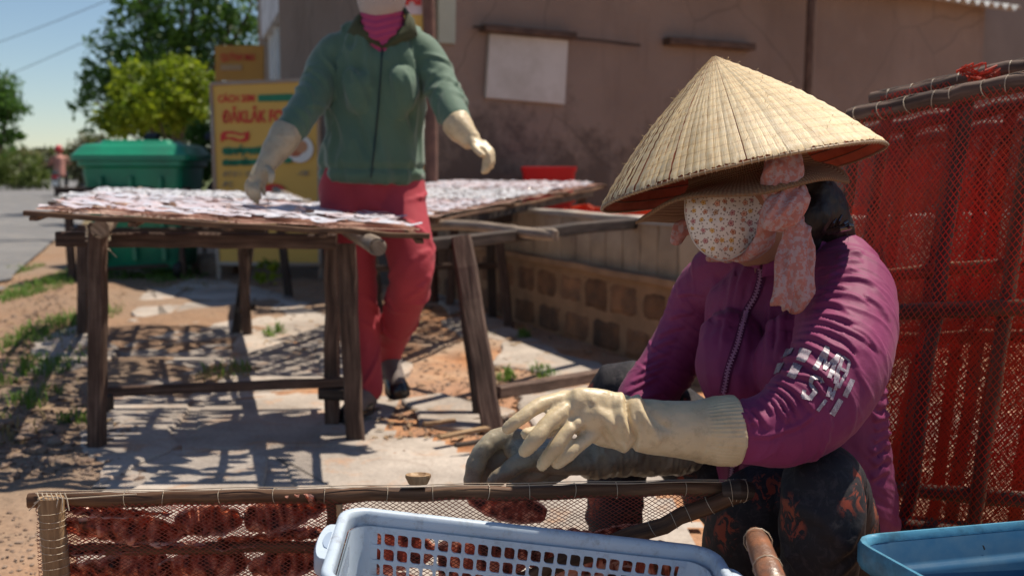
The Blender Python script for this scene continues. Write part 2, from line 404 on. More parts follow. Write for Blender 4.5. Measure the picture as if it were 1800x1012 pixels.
# ---- grass, weeds
MT['grass'] = simple('grass_blade', (0.09, 0.19, 0.03), (0.17, 0.27, 0.05), 8, 0.6, 0, trans=0.4)
MT['dry'] = simple('dry_grass', (0.32, 0.25, 0.13), (0.2, 0.17, 0.07), 8, 0.7, 0, trans=0.3)
def grass(name, spots, mat, hmax=0.09, dens=420, label=None):
    mb = MB()
    for (px, py, rx, ry, k) in spots:
        c = gp(px, py); ex = abs(gp(px+rx, py).x-c.x); ey = abs(gp(px, py-ry).y-c.y)
        n = int(dens*k*max(0.25, min(3, ex*ey*6)))
        for i in range(n):
            a = random.uniform(0, 6.28); r = math.sqrt(random.random())
            x = c.x+ex*r*math.cos(a); y = c.y+ey*r*math.sin(a)
            if fbm(x*6, y*6, 5) < -0.12: continue
            h = hmax*random.uniform(0.35, 1)*(1.15-r*0.6); az = random.uniform(0, 6.28); ln = random.uniform(0.15, 0.9)*h; w = random.uniform(0.002, 0.0045)
            d = V(math.cos(az), math.sin(az), 0); s_ = V(-d.y, d.x, 0)*w; p = V(x, y, gh(x, y)-0.004)
            p1 = p+d*ln*0.35+V(0, 0, h*0.6); p2 = p+d*ln+V(0, 0, h*random.uniform(0.75, 1))
            mb.add([p-s_, p+s_, p1+s_*0.8, p1-s_*0.8, p2], [(0, 1, 2, 3), (3, 2, 4)])
    return tag(obj(name, mb, mat), kind='stuff')
grass('grass', [(70, 500, 60, 25, 1.5), (200, 478, 110, 14, 1.4), (320, 480, 60, 12, 1.3), (60, 590, 70, 30, 1.4), (45, 655, 75, 38, 1.6), (15, 725, 45, 40, 2),
      (125, 748, 30, 16, 0.6), (485, 586, 22, 8, .7), (955, 655, 26, 10, .9), (400, 655, 45, 12, .35), (890, 660, 18, 7, .5), (150, 560, 40, 20, 1), (20, 470, 30, 10, 1), (620, 470, 50, 8, 1), (470, 462, 40, 8, 1),(920,590,14,5,.5)], MT['grass'], 0.10, 800)
grass('dry_grass', [(400, 660, 55, 14, 1.0), (70, 690, 60, 30, .5), (100, 610, 60, 25, .4), (850, 585, 30, 8, .6), (40, 770, 50, 16, .4), (330, 500, 60, 10, .5), (660, 600, 30, 10, .5), (25,760,50,30,.7)], MT['dry'], 0.075)
# ---- gravel and rubble
def pebbles(name, regs, mat):
    mb = MB()
    ico = bmesh.new(); bmesh.ops.create_icosphere(ico, subdivisions=1, radius=1); iv = [v.co.copy() for v in ico.verts]; fi = [[v.index for v in f.verts] for f in ico.faces]; ico.free()
    for (px, py, rx, ry, n, s0, s1) in regs:
        for i in range(n):
            c = gp(px+random.uniform(-rx, rx), py+random.uniform(-ry, ry)); s = random.uniform(s0, s1)*random.uniform(.4, 1)
            sx, sy, sz = s*random.uniform(.7, 1.3), s*random.uniform(.7, 1.3), s*random.uniform(.35, .7); o = random.uniform(0, 99); a = random.uniform(0, 3)
            vs = []
            for v in iv:
                w_ = v*(1+0.35*fbm(v.x*1.5+o, v.y*1.5, v.z*1.5, 2)); x, y = w_.x*sx, w_.y*sy
                vs.append(V(c.x+x*math.cos(a)-y*math.sin(a), c.y+x*math.sin(a)+y*math.cos(a), gh(c.x, c.y)+sz*0.35+w_.z*sz))
            mb.add(vs, fi)
    return tag(obj(name, mb, mat), kind='stuff')
MT['stone'] = simple('rubble_stone', (0.27, 0.20, 0.15), (0.16, 0.10, 0.07), 9, 0.9, 0.5, 80)
pebbles('gravel', [(120, 780, 130, 60, 500, .006, .02), (780, 720, 110, 50, 420, .005, .014), (60, 560, 60, 90, 500, .006, .02), (850, 620, 120, 50, 220, .006, .016),
     (600, 520, 180, 40, 300, .006, .018), (60, 780, 70, 20, 40, .02, .045), (150, 660, 60, 60, 150, .006, .02), (40, 960, 60, 60, 120, .004, .01), (450, 820, 300, 40, 80, .003, .007), (1000, 700, 150, 30, 160, .004, .012), (700, 560, 200, 40, 260, .006, .016)], MT['stone'])
MT['litter'] = simple('dry_leaf', (0.22, 0.13, 0.07), (0.38, 0.28, 0.17), 20, 0.8, .2, trans=0.2)
mb = MB()
for (px, py, rx, ry, n) in [(100, 640, 110, 120, 260), (780, 700, 130, 70, 120), (650, 560, 200, 60, 160), (950, 620, 120, 50, 90), (120, 520, 100, 40, 150)]:
    for i in range(n):
        c = gp(px+random.uniform(-rx, rx), py+random.uniform(-ry, ry)); a = random.uniform(0, 6.28); L = random.uniform(.01, .035); w_ = L*random.uniform(.15, .5)
        d = V(math.cos(a), math.sin(a), random.uniform(-.2, .3)); s_ = V(-math.sin(a), math.cos(a), random.uniform(-.4, .4))*w_; p = V(c.x, c.y, gh(c.x, c.y)+.012)
        mb.add([p-d*L, p-s_+V(0, 0, .003), p+d*L, p+s_+V(0, 0, .004)], [(0, 1, 2, 3)])
tag(obj('leaf_litter', mb, MT['litter']), kind='stuff')
# splinters of split wood lying on the ground
for i, (a, b, w_, lb) in enumerate([((772, 768), (858, 752), .045, 'pale split of wood lying flat beside the splayed table leg'),
        ((800, 782), (872, 770), .03, 'thin dark offcut lying just in front of the pale split of wood'), ((745, 745), (800, 738), .03, 'short light chip of wood on the orange sand')]):
    A = gp(*a, .03); B = gp(*b, .03); mb = MB(); mb.beam(A, B, w_*.6, .012, segs=6, wob=.003); tag(obj('wood_offcut', mb, MT['palebamboo' if i != 1 else 'darkwood']), lb, 'wood offcut', 'wood offcuts on the ground')

# ============================================================ LOW BLOCK WALL
MT['laterite'] = simple('laterite_block', (0.27, 0.135, 0.07), (0.13, 0.068, 0.04), 9, 0.95, .8, 45, .012, grime=(0.07, 0.05, 0.04), gscale=3.5, rnd=.3)
MT['mortar'] = simple('mortar', (0.34, 0.20, 0.115), (0.22, 0.13, 0.075), 7, 0.95, .7, 60, .01)
MT['beige'] = simple('beige_block', (0.42, 0.32, 0.225), (0.31, 0.225, 0.155), 5, 0.92, .5, 60, .006, grime=(0.17, 0.125, 0.09), gscale=2.2, rnd=.12)
def low_wall(A, B, label):
    A = Vector((*A, 0)); B = Vector((*B, 0)); D = (B-A); L = D.length; D.normalize(); N = V(D.y, -D.x, 0)
    if N.y > 0: N = -N            # N points to the camera side
    e = empty('low_wall', A.lerp(B, .5), label, 'wall')
    Rm = Matrix((D, -N, V(0, 0, 1))).transposed()
    mb = MB(); mb.box(A+D*L/2-N*.06+V(0, 0, .19), (L, .12, .44), Rm); obj('mortar_core', mb, MT['mortar'], e)
    x = 0; row = 0
    for z, h, mt, w0, pr in ((-.01, .17, 'laterite', .30, .006), (.185, .17, 'laterite', .27, .010)):
        x = -0.1*row; row += 1
        while x < L-.02:
            w_ = w0*random.uniform(.9, 1.1); a0 = max(0, x); a1 = min(L, x+w_)
            if a1-a0 > .05:
                mb = MB(); c = A+D*(a0+a1)/2+N*(pr*.5+random.uniform(-.003, .004)-.01)+V(0, 0, z+h/2)
                hx, hz = (a1-a0)/2-.005, h/2-.005; vs = []
                nx, nz = 6, 5
                for q in range(nz+1):
                    for p in range(nx+1):
                        X = -hx+2*hx*p/nx; Z = -hz+2*hz*q/nz; ed = min(1, min(hx-abs(X), hz-abs(Z))/.010)
                        o = 0.012*ed+0.006*fbm((c.x+X)*14, (c.z+Z)*14, c.y*5)
                        vs.append(c+D*X+V(0, 0, Z)+N*o)
                mb.add(vs, [(q*(nx+1)+p, q*(nx+1)+p+1, (q+1)*(nx+1)+p+1, (q+1)*(nx+1)+p) for q in range(nz) for p in range(nx)])
                mb.box(c-N*.02, (2*hx, .04, 2*hz), Rm); obj('block', mb, MT[mt], e)
            x += w_+.012
    mb = MB(); mb.beam(A-N*.03+V(0, 0, .40), B-N*.03+V(0, 0, .40), .135, .035, segs=16, wob=.012); obj('ledge', mb, MT['mortar'], e)
    x = 0
    while x < L-.02:
        w_ = .165*random.uniform(.92, 1.08); a1 = min(L, x+w_)
        mb = MB(); mb.beam(A+D*(x+a1)/2-N*.055+V(0, 0, .418), A+D*(x+a1)/2-N*.055+V(0, 0, .655), max(.02, a1-x-.008), .09, up=N, segs=4, wob=.003, ch=.05); obj('upper_block', mb, MT['beige'], e)
        x += w_
    mb = MB(); mb.beam(A-N*.055+V(0, 0, .665), B-N*.055+V(0, 0, .665), .105, .03, segs=20, wob=.008); obj('coping', mb, MT['concrete'], e)
low_wall((-.62, 7.4), (.837, 4.18), 'low wall of dark blocks and beige slabs running back beside the drying tables')
low_wall((.86, 4.17), (4.4, 6.55), 'low block wall with sunlit coping seen behind the leaning red nets')

# ============================================================ BROWN BUILDING (right)
WD = V(.84, .54, 0).normalized(); WN = V(.54, -.84, 0).normalized(); WP = at(925, 300, 8.0); WP.z = 0
def wt(px):       # parameter along the wall of a picture column
    x = (px-900)/F; d = ray(px, 200); k = d.x/d.y
    return (k*WP.y-WP.x)/(WD.x-k*WD.y)
def wpt(px, py, off=0.0):
    d = ray(px, py); C0 = V(0, 0, CAMZ); n = WN; s_ = (WP+WN*off-C0).dot(n)/d.dot(n); return C0+d*s_
t = NT('brown_render'); c = t.coord('Object'); sp = t.n('SeparateXYZ'); t.l(c, sp.inputs[0])
col = t.ramp(t.noise(c, .8, 5), [(.35, (0.215, 0.16, 0.132)), (.65, (0.275, 0.212, 0.178))])
damp = t.ramp(t.math('ADD', t.math('MULTIPLY', sp.outputs[2], -.62), t.math('MULTIPLY', t.noise(c, 1.6, 8, .72), 1.9)), [(.10, 0), (.34, 1)])
col = t.mix(t.math('MULTIPLY', damp, .8), col, (.085, .066, .058))
lime = t.ramp(t.noise(t.coord('Object', (3.2, 3.2, .55)), 1.6, 8, .72), [(.56, 0), (.68, 1)]); low = t.ramp(t.math('MULTIPLY', sp.outputs[2], .5), [(.25, 1), (.75, 0)])
col = t.mix(t.math('MULTIPLY', t.math('MULTIPLY', lime, low), .6), col, (.33, .28, .25))
col = t.mix(t.ramp(t.noise(c, 2.6, 9, .75), [(.55, 0), (.75, .55)]), col, (.30, .24, .20))
col = t.mix(t.ramp(t.noise(t.coord('Object', (1, 1, .12)), 5, 6, .7), [(.55, 0), (.75, .45)]), col, (.14, .10, .085))
vc = t.n('TexVoronoi', feature='DISTANCE_TO_EDGE'); vc.inputs['Scale'].default_value = .9; t.l(t.mix(.25, c, t.n('TexNoise').outputs['Color']), vc.inputs['Vector'])
col = t.mix(t.math('MULTIPLY', t.ramp(vc.outputs['Distance'], [(0, 1), (.007, 0)]), .4), col, (.07, .055, .048))
MT['render'] = t.fin(col, .95, t.bump(t.noise(c, 35, 7, .75), .7, .012, t.bump(t.noise(c, 3, 4), .5, .05)), .15)
MT['render2'] = simple('grey_render', (0.21, 0.18, 0.16), (0.17, 0.145, 0.13), 2, .95, .4, 40, .006)
MT['corr'] = simple('corrugated_cement', (0.55, 0.55, 0.54), (0.32, 0.32, 0.31), 6, .85, .3, 50)
bl = empty('plastered_house', WP, 'low house with a bare brown rendered wall and a corrugated roof edge', 'house')
t0, t1 = wt(742), wt(1722); Rm = Matrix((WD, -WN, V(0, 0, 1))).transposed()
HH = 2.64
mb = MB(); mb.box(WP+WD*(t0+t1)/2-WN*.1+V(0, 0, HH/2-.01), (t1-t0, .2, HH+.18), Rm); obj('wall', mb, MT['render'], bl)
mb = MB(); mb.box(WP+WD*t0-WN*1.6+WD*.1+V(0, 0, HH/2-.05), (.2, 2.8, HH+.1), Rm); obj('side_wall', mb, MT['render'], bl)
mb = MB(); mb.box(WP+WD*(t1+2.0)+WN*-.35+V(0, 0, HH/2+.35), (4.0, .2, HH+.9), Rm); obj('annex_wall', mb, MT['render2'], bl)
mb = MB()
e0 = t0-.3; e1 = t1+.25; nn = int((e1-e0)/.028); rows = []
for dist, zz_ in ((.26, HH-.02), (-4.0, HH+.95)):
    rows.append([WP+WD*(e0+(e1-e0)*i/nn)+WN*dist+V(0, 0, zz_+.045+.03*math.sin(i*.028*2*math.pi/.17)) for i in range(nn+1)])
    rows.append([p-V(0, 0, .012) for p in rows[-1]])
rs = [rows[0], rows[2], rows[3], rows[1], rows[0]]; mb.rings(rs, cap=False, closed=False); obj('roof', mb, MT['corr'], bl, True)
# white board on the wall, lintel timbers
def wallpiece(name, quad, th, mat, parent=bl, off=0.004):
    P = [wpt(px, py, off) for px, py in quad]; mb = MB(); mb.rings([[p for p in P], [p+WN*th for p in P]]); return obj(name, mb, mat, parent)
MT['whiteboard'] = simple('faded_white_board', (0.52, 0.50, 0.47), (0.44, 0.42, 0.39), 3, .6, .15, 30, .004, grime=(.36, .33, .29))
wallpiece('board', [(851, 172), (989, 184), (995, 72), (858, 60)], .03, MT['whiteboard'])
for a, b, w_ in (((848, 50), (1008, 64), .05), ((1172, 72), (1322, 84), .06)):
    mb = MB(); mb.beam(wpt(*a, .05), wpt(*b, .05), .10, w_, segs=8); obj('lintel', mb, MT['wood'], bl)
mb = MB(); mb.beam(wpt(832, 47, .06), wpt(1125, 80, .06), .02, .02, segs=8); obj('rod', mb, MT['darkwood'], bl)
wallpiece('shutter', [(768, 76), (797, 78), (799, -60), (768, -60)], .03, simple('pale_green_board', (.40, .44, .36), (.3, .33, .28), 3, .7, .2, 30))
# slim pole on the wall
mb = MB(); P = wpt(1413, 400, .35); P.z = 0; mb.tube([V(P.x, P.y, -.1), V(P.x-.01, P.y, 1.2), V(P.x+.01, P.y, 3.4)], .042, 10); tag(obj('slim_pole', mb, MT['wood'], None, True), 'slim grey upright pole in front of the brown wall above the straw hat', 'pole')
# post and banner left of the wall
mb = MB(); P = at(757, 330, 6.9); mb.tube([V(P.x, P.y, -.05), V(P.x+.01, P.y, 1.1), V(P.x-.01, P.y, 2.5)], [.045, .042, .04], 10)
tag(obj('wooden_post', mb, simple('redbrown_post', (.17, .085, .06), (.10, .05, .04), 12, .8, .4, 50), None, True), 'red-brown round post standing between the banner and the brown wall', 'post')

# ---- text helper: flat print standing a hair proud of its board
def text(name, s, org, ex, ez, size, mat, parent, xs=1.0, bold=0.0, n=None):
    """lettering on a plane: org lower-left corner, ex along the line, ez up"""
    cu = bpy.data.curves.new(name, 'FONT'); cu.body = s; cu.size = 1; cu.offset = bold; cu.resolution_u = 3
    to = bpy.data.objects.new(name, cu); COL.objects.link(to); dg = bpy.context.evaluated_depsgraph_get(); dg.update()
    me = bpy.data.meshes.new_from_object(to.evaluated_get(dg)); bpy.data.objects.remove(to)
    ex = Vector(ex); ez = Vector(ez); nn_ = ex.cross(ez).normalized(); base = Vector(org)-WL[parent.name]
    for v in me.vertices: v.co = base+ex*(v.co.x*size*xs)+ez*(v.co.y*size)+nn_*(0.004)
    me.materials.clear()
    return link(name, me, mat, parent)
def flat(c, name='print', rough=.6): return simple(name, c, tuple(x*.88 for x in c), 4, rough, .05)
MT['red'] = flat((.62, .035, .03), 'red_print'); MT['greenp'] = flat((.02, .19, .10), 'green_print'); MT['greyp'] = flat((.22, .2, .17), 'grey_print'); MT['whitep'] = flat((.7, .7, .68), 'white_print')
MT['yellow'] = simple('yellow_banner', (.66, .40, .085), (.60, .36, .08), 1.5, .55, .1, 8, .02)
MT['orange'] = simple('orange_sign', (.47, .23, .04), (.42, .2, .04), 3, .6, .1)
# yellow food sign
SY = 8.4; A = at(379, 345, SY); B = at(560, 335, SY-.1); Cc = at(560, 140, SY-.05); Dd = at(371, 148, SY+.05)
A2 = A.copy(); A2.z = .12; B2 = B.copy(); B2.z = .12
sg = empty('food_sign', V((A.x+B.x)/2, SY, 0), 'yellow roadside food sign with red lettering and a green bar', 'sign')
nrm = (B-A).cross(Dd-A).normalized()
mb = MB(); q = [A2, B2, Cc, Dd]; mb.rings([q, [p-nrm*.03 for p in q]]); obj('panel', mb, MT['yellow'], sg)
mb = MB(); fr = [A2, B2, Cc, Dd, A2]
for i in range(4): mb.beam(fr[i]+nrm*-.012, fr[i+1]+nrm*-.012, .03, .05, up=nrm, segs=1, wob=0)
obj('frame', mb, MT['concrete'], sg)
for P in (A2, B2): mb = MB(); mb.beam(V(P.x, P.y+.03, -.03), V(P.x, P.y+.03, .16), .04, .04); obj('leg', mb, MT['concrete'], sg)
def spt(px, py): d = ray(px, py); return V(0, 0, CAMZ)+d*((A-V(0, 0, CAMZ)).dot(nrm)/d.dot(nrm))
def sigtext(s, px, py, wpx, hpx, mat, bold=.02):
    o = spt(px, py); ex = (spt(px+10, py-0.2)-o); ex.normalize(); ez = (spt(px, py-10)-o).normalized()
    sz = hpx/F*SY/0.70; cu_w = wpx/F*SY/(sz*0.62*len(s)); text('lettering', s, o, ex, ez, sz, mat, sg, cu_w, bold)
def sigquad(name, pts, mat, off=.004):
    mb = MB(); q = [spt(*p)+nrm*off for p in pts]; mb.rings([q, [p-nrm*(off-.001) for p in q]]); return obj(name, mb, mat, sg)
sigtext('CÁCH 20M', 383, 180, 68, 12, MT['red'], .03)
sigquad('green_bar', [(454, 179), (515, 178), (515, 165), (454, 167)], MT['greenp'])
sigtext('ĐĂKLĂK FOOD', 391, 216, 136, 20, MT['red'], .03)
wav = [(388, 250), (388, 236), (394, 231), (410, 231), (424, 235), (438, 231), (438, 245), (430, 250), (412, 248), (404, 244), (394, 246)]
sigquad('emblem', wav, MT['red'])
sigquad('emblem', [(397, 241), (400, 236), (412, 236), (424, 239), (430, 237), (430, 243), (422, 245), (410, 241)], MT['yellow'], .007)
sigquad('green_patch', [(391, 270), (468, 268), (468, 259), (391, 261)], MT['greenp']); sigquad('green_patch', [(391, 291), (460, 289), (460, 280), (391, 282)], MT['greenp'])
sigtext('Cá, nếp -nướng', 393, 272, 108, 12, MT['greenp'], .06); sigtext('Cơm -lẩu', 393, 291, 62, 10, MT['greenp'], .06)
sigtext('-ĐT:011 101', 390, 311, 76, 9, MT['greyp'], .01); sigtext('-10K', 523, 309, 26, 9, MT['greyp']); sigtext('-ĐC', 390, 329, 22, 9, MT['greyp'])
def ell(cx, cy, rx, ry, n=22): return [(cx+rx*math.cos(-6.283*i/n), cy+ry*math.sin(-6.283*i/n)) for i in range(n)]
sigquad('food_picture', ell(527, 262, 24, 24), MT['whitep'], .003); sigquad('food_picture', ell(519, 262, 15, 14), flat((.42, .13, .06), 'food_print'), .005)
sigquad('food_picture', ell(530, 258, 11, 11), flat((.5, .25, .13), 'food_print2'), .007); sigquad('food_picture', ell(505, 282, 9, 5), MT['greenp'], .009)
sigquad('emblem', ell(481, 334, 20, 11), MT['red'], .005)
# small orange shop sign behind it
s2 = empty('shop_sign', at(420, 110, 12)*1, 'small orange shop sign with dim red lettering hung beside the grey pole', 'sign')
s2.location.z = 0; WL[s2.name] = Vector(s2.location)
q = [at(378, 142, 12), at(463, 142, 12), at(463, 80, 12), at(378, 81, 12)]; mb = MB(); mb.rings([q, [p+V(0, .06, 0) for p in q]]); obj('panel', mb, MT['orange'], s2)
text('lettering', 'QUỲNH MAI', at(388, 107, 11.99), (1, 0, 0), (0, 0, 1), .115, MT['red'], s2, .62, .02)
mb = MB(); q = [at(388, 124, 11.99), at(425, 124, 11.99), at(425, 114, 11.99), at(388, 114, 11.99)]; mb.rings([q, [p+V(0, -.003, 0) for p in q]]); obj('pale_line', mb, flat((.42, .27, .14), 'paleline'), s2)
mb = MB(); p = at(440, 142, 12.1); mb.beam(V(p.x, p.y, 0), V(p.x, p.y, p.z+.3), .05, .05); obj('post', mb, MT['concrete'], s2)
# vertical banner behind the standing woman
vb = empty('vertical_banner', V(at(715, 300, 6.95).x, 6.95, 0), 'tall yellow and white vertical banner with red letters behind the woman in green', 'banner')
def bq(x0, y0, x1, y1, Y): return [at(x0, y1, Y), at(x1, y1, Y), at(x1, y0, Y), at(x0, y0, Y)]
for x0, y0, x1, y1, m, o, nm in ((688, -120, 744, 332, 'yellow', 0, 'panel'), (690, -118, 742, 26, 'pinkp', .006, 'white_header'), (728, 200, 743, 250, 'whitep', .006, 'white_patch')):
    if m == 'pinkp': MT[m] = flat((.62, .48, .48), 'pale_pink_print')
    q = bq(x0, y0, x1, y1, 6.95-o); mb = MB(); mb.rings([q, [p+V(0, .02 if o == 0 else .004, 0) for p in q]]); obj(nm, mb, MT[m], vb)
text('lettering', 'MAI', at(692, 8, 6.935), (1, 0, 0), (0, 0, 1), .13, MT['red'], vb, .85, .05)
for px in (692, 740): mb = MB(); p = at(px, 330, 6.97); mb.beam(V(p.x, p.y, -.02), V(p.x, p.y, p.z), .03, .03); obj('leg', mb, MT['wood'], vb)

# ---- grey shop building and utility pole on the left of it
g0 = at(532, 300, 10.0); g0.z = 0; fd = V(-.33, 1, 0).normalized(); fr_ = V(1, .12, 0).normalized()
sb = empty('grey_shop', g0+fr_*1.2+fd*1.5, 'grey plastered shop building with tall glazing on its side', 'building')
MT['greywall'] = simple('grey_plaster', (.66, .66, .68), (.52, .52, .54), 2.5, .9, .3, 30, .006, grime=(.42, .41, .41))
HH2 = 4.2
def prism(base, z0, z1):
    mb = MB(); mb.rings([[V(p.x, p.y, z0) for p in base], [V(p.x, p.y, z1) for p in base]]); return mb
w4 = fd*.18; obj('front_wall', prism([g0, g0+fr_*1.75, g0+fr_*1.75+w4, g0+w4], -.1, HH2), MT['greywall'], sb)
a = g0+w4; obj('side_wall', prism([a, a+fr_*.18, a+fr_*.18+fd*5, a+fd*5], -.1, 1.55), MT['greywall'], sb)
obj('side_wall', prism([a, a+fr_*.18, a+fr_*.18+fd*5, a+fd*5], 2.75, HH2), MT['greywall'], sb)
tg = NT('window_glass'); tg.b.inputs['Transmission Weight'].default_value = .25
MT['glass'] = tg.fin((.55, .62, .68), .12, None, .8)
for i in range(6):
    b0 = a+fd*(.05+i*.8)+fr_*.09; obj('pane', prism([b0, b0+fr_*.02, b0+fr_*.02+fd*.72, b0+fd*.72], 1.58, 2.72), MT['glass'], sb)
    b1 = b0+fd*.72; obj('mullion', prism([b1-fr_*.03, b1+fr_*.05, b1+fr_*.05+fd*.08, b1-fr_*.03+fd*.08], 1.55, 2.75), MT['whitep'], sb)
b = g0+fr_*1.75; obj('side_wall', prism([b-fr_*.18+w4, b+w4, b+fd*5, b-fr_*.18+fd*5], -.1, HH2), MT['greywall'], sb)
obj('roof', prism([g0-fr_*.1-fd*.1, b+fr_*.1-fd*.1, b+fr_*.1+fd*5.1, g0-fr_*.1+fd*5.1], HH2+.002, HH2+.12), MT['concrete'], sb)
up = at(475, 300, 14.5)
mb = MB(); mb.beam(V(up.x, up.y, -.1), V(up.x, up.y, 7.5), .20, .17, segs=6, wob=.004, ch=.1); pu = tag(obj('utility_pole', mb, MT['concrete']), 'square concrete utility pole rising above the orange sign', 'pole')
# overhead cables across the sky
cab = simple('cable', (.10, .11, .12), None, 5, .6, 0)
for i, (y0, y1, h0, h1, lb) in enumerate([(-60, 60, 0, 0, 'uppermost thin cable crossing the pale sky'), (110, 62, 0, 0, 'second thin cable crossing the sky from the pole'), (200, 120, 0, 0, 'lowest thin cable crossing the sky above the small tree')]):
    Pa = at(-500, y0+40, 26); Pb = at(465, [-160, -120, -80][i], 14.6); mb = MB(); pts = []
    for j in range(25): q = j/24; pts.append(Pa.lerp(Pb, q)-V(0, 0, 1.2*math.sin(3.14*q)*.6))
    mb.tube(pts, .006, 5); tag(obj('overhead_cable', mb, cab), lb, 'cable', 'overhead cables')
# ============================================================ TREES
def leafmat(n, c1, c2, c3, trans=.45):
    t = NT(n); g = t.n('NewGeometry'); v = t.noise(g.outputs['Position'], 1.6, 3); r = g.outputs['Random Per Island']
    col = t.mix(r, c1, c2); col = t.mix(t.ramp(v, [(.5, 0), (.7, 1)]), col, c3); return t.fin(col, .45, None, .4, trans)
MT['leaf_dark'] = leafmat('dark_leaves', (.045, .11, .018), (.10, .20, .03), (.07, .15, .02))
MT['leaf_lime'] = leafmat('lime_leaves', (.19, .27, .014), (.32, .38, .018), (.08, .15, .014))
MT['leaf_olive'] = leafmat('olive_leaves', (.10, .11, .045), (.19, .17, .09), (.09, .13, .03))
MT['bark'] = simple('bark', (.17, .13, .10), (.08, .06, .05), 8, .9, .7, 30, .02)
def tree(name, base, blobs, leafs, lsz, mat, label, cat='tree', group=None, trunk=.12, lean=0):
    """blobs: list of (centre, radius xyz); leaves cluster on twigs inside them"""
    e = empty(name, base, label, cat, group); rnd = np.random.RandomState(len(WL)); base = Vector(base)
    mb = MB(); top = sum((Vector(b[0]) for b in blobs), V(0, 0, 0))/len(blobs)
    if trunk:
        fork = base.lerp(top, .45); fork.z = base.z+(top.z-base.z)*.45
        mb.tube([base-V(0, 0, .1), base.lerp(fork, .5)+V(.03, 0, 0), fork], [trunk*1.2, trunk, trunk*.8], 9)
        for c, r in blobs:
            c = Vector(c); m = fork.lerp(c, .5)+V(rnd.uniform(-.1, .1), 0, .05)*r[0]; mb.tube([fork, m, c, c+V(rnd.uniform(-.5, .5)*r[0], 0, r[2]*.6)], [trunk*.6, trunk*.4, trunk*.22, trunk*.08], 6)
        obj('trunk', mb, MT['bark'], e, True)
    tot = sum(r[0]*r[1]*r[2] for c, r in blobs)**1; vs = []; fs = []
    for c, r in blobs:
        n = int(leafs*(r[0]*r[1]*r[2])/tot); ncl = max(6, n//22)
        for k in range(ncl):
            d = rnd.normal(size=3); d /= np.linalg.norm(d); d *= rnd.uniform(.35, 1.08)**.6
            cc = np.array(c)+d*np.array(r); cs = min(r)*rnd.uniform(.10, .24)
            if (fbm(cc[0]*2/r[0], cc[1]*2/r[1], cc[2]*2/r[2])) < -.18: continue
            for j in range(22):
                p = cc+rnd.normal(size=3)*cs; a = rnd.normal(size=3); a /= np.linalg.norm(a); b = np.cross(a, rnd.normal(size=3)); b /= np.linalg.norm(b)
                L = lsz*rnd.uniform(.6, 1.2); W = L*rnd.uniform(.35, .5); nn = np.cross(a, b)*L*.12; i0 = len(vs)
                vs += [p-a*L, p-b*W+nn, p+a*L, p+b*W+nn]; fs.append((i0, i0+1, i0+2, i0+3))
    mb = MB(); mb.v = vs; mb.f = fs; mb.g = vs; obj('crown', mb, mat, e)
    return e
def bl_(px, py, Y, rpx, rpy=None, rz=None): k = Y/F; rpy = rpy or rpx; return (tuple(at(px, py, Y)), (rpx*k, rz or rpx*k, rpy*k))
Y = 21
tree('broadleaf_tree', V(at(330, 300, Y).x, Y, 0), [bl_(250, 60, Y, 62, 60), bl_(200, 120, Y, 55, 55), bl_(320, 40, Y, 75, 70), bl_(300, 140, Y, 90, 80), bl_(405, 50, Y, 60, 50), bl_(180, 190, Y, 48, 45), bl_(370, 110, Y, 60, 60), bl_(280, 210, Y, 90, 40), bl_(350, -40, Y, 80, 50), bl_(440, 20, Y, 60, 50), bl_(180, 160, Y, 50, 40), bl_(240,-20,Y,50,40)],
     17000, .085, MT['leaf_dark'], 'large dark broadleaf tree filling the sky above the green bin', trunk=.17)
Y = 17
tree('flowering_shrub', V(at(300, 300, Y).x, Y, 0), [bl_(235, 150, Y, 40, 40), bl_(310, 145, Y, 50, 45), bl_(270, 190, Y, 75, 40), bl_(340, 190, Y, 45, 45), bl_(205, 215, Y, 35, 28), bl_(350, 150, Y, 30, 30)],
     7500, .07, MT['leaf_lime'], 'bright yellow-green bushy tree standing in front of the dark broadleaf tree', trunk=.06)
Y = 33
tree('roadside_tree', V(at(-20, 300, Y).x, Y, 0), [bl_(-30, 170, Y, 55, 50), bl_(20, 180, Y, 28, 25), bl_(-20, 230, Y, 50, 30), bl_(15, 240, Y, 25, 16)], 5000, .12, MT['leaf_dark'], 'dark leafy tree at the far left edge of the road', trunk=.12)
Y = 30
tree('olive_bush', V(at(150, 300, Y).x, Y, 0), [bl_(155, 275, Y, 34, 36), bl_(170, 300, Y, 32, 35), bl_(145, 305, Y, 18, 28), bl_(175,255,Y,26,16)], 6000, .075, MT['leaf_olive'], 'dusty olive bush beside the motorbike rider', 'bush', trunk=.05)
Y = 46
tree('lime_bush', V(at(35, 300, Y).x, Y, 0), [bl_(30, 300, Y, 45, 30), bl_(-20, 300, Y, 40, 35), bl_(65, 312, Y, 28, 20), bl_(5, 285, Y, 25, 18)], 7000, .11, leafmat('roadside_leaves', (.09, .13, .025), (.15, .19, .04), (.06, .09, .02)), 'bright green roadside bush left of the motorbike rider', 'bush', trunk=.04)
Y = 10.5
tree('round_shrub', V(at(352, 300, Y).x, Y, 0), [bl_(352, 245, Y, 24, 30), bl_(345, 290, Y, 26, 40)], 4500, .028, MT['leaf_dark'], 'dark rounded shrub between the green bin and the yellow sign', 'bush', trunk=.02)
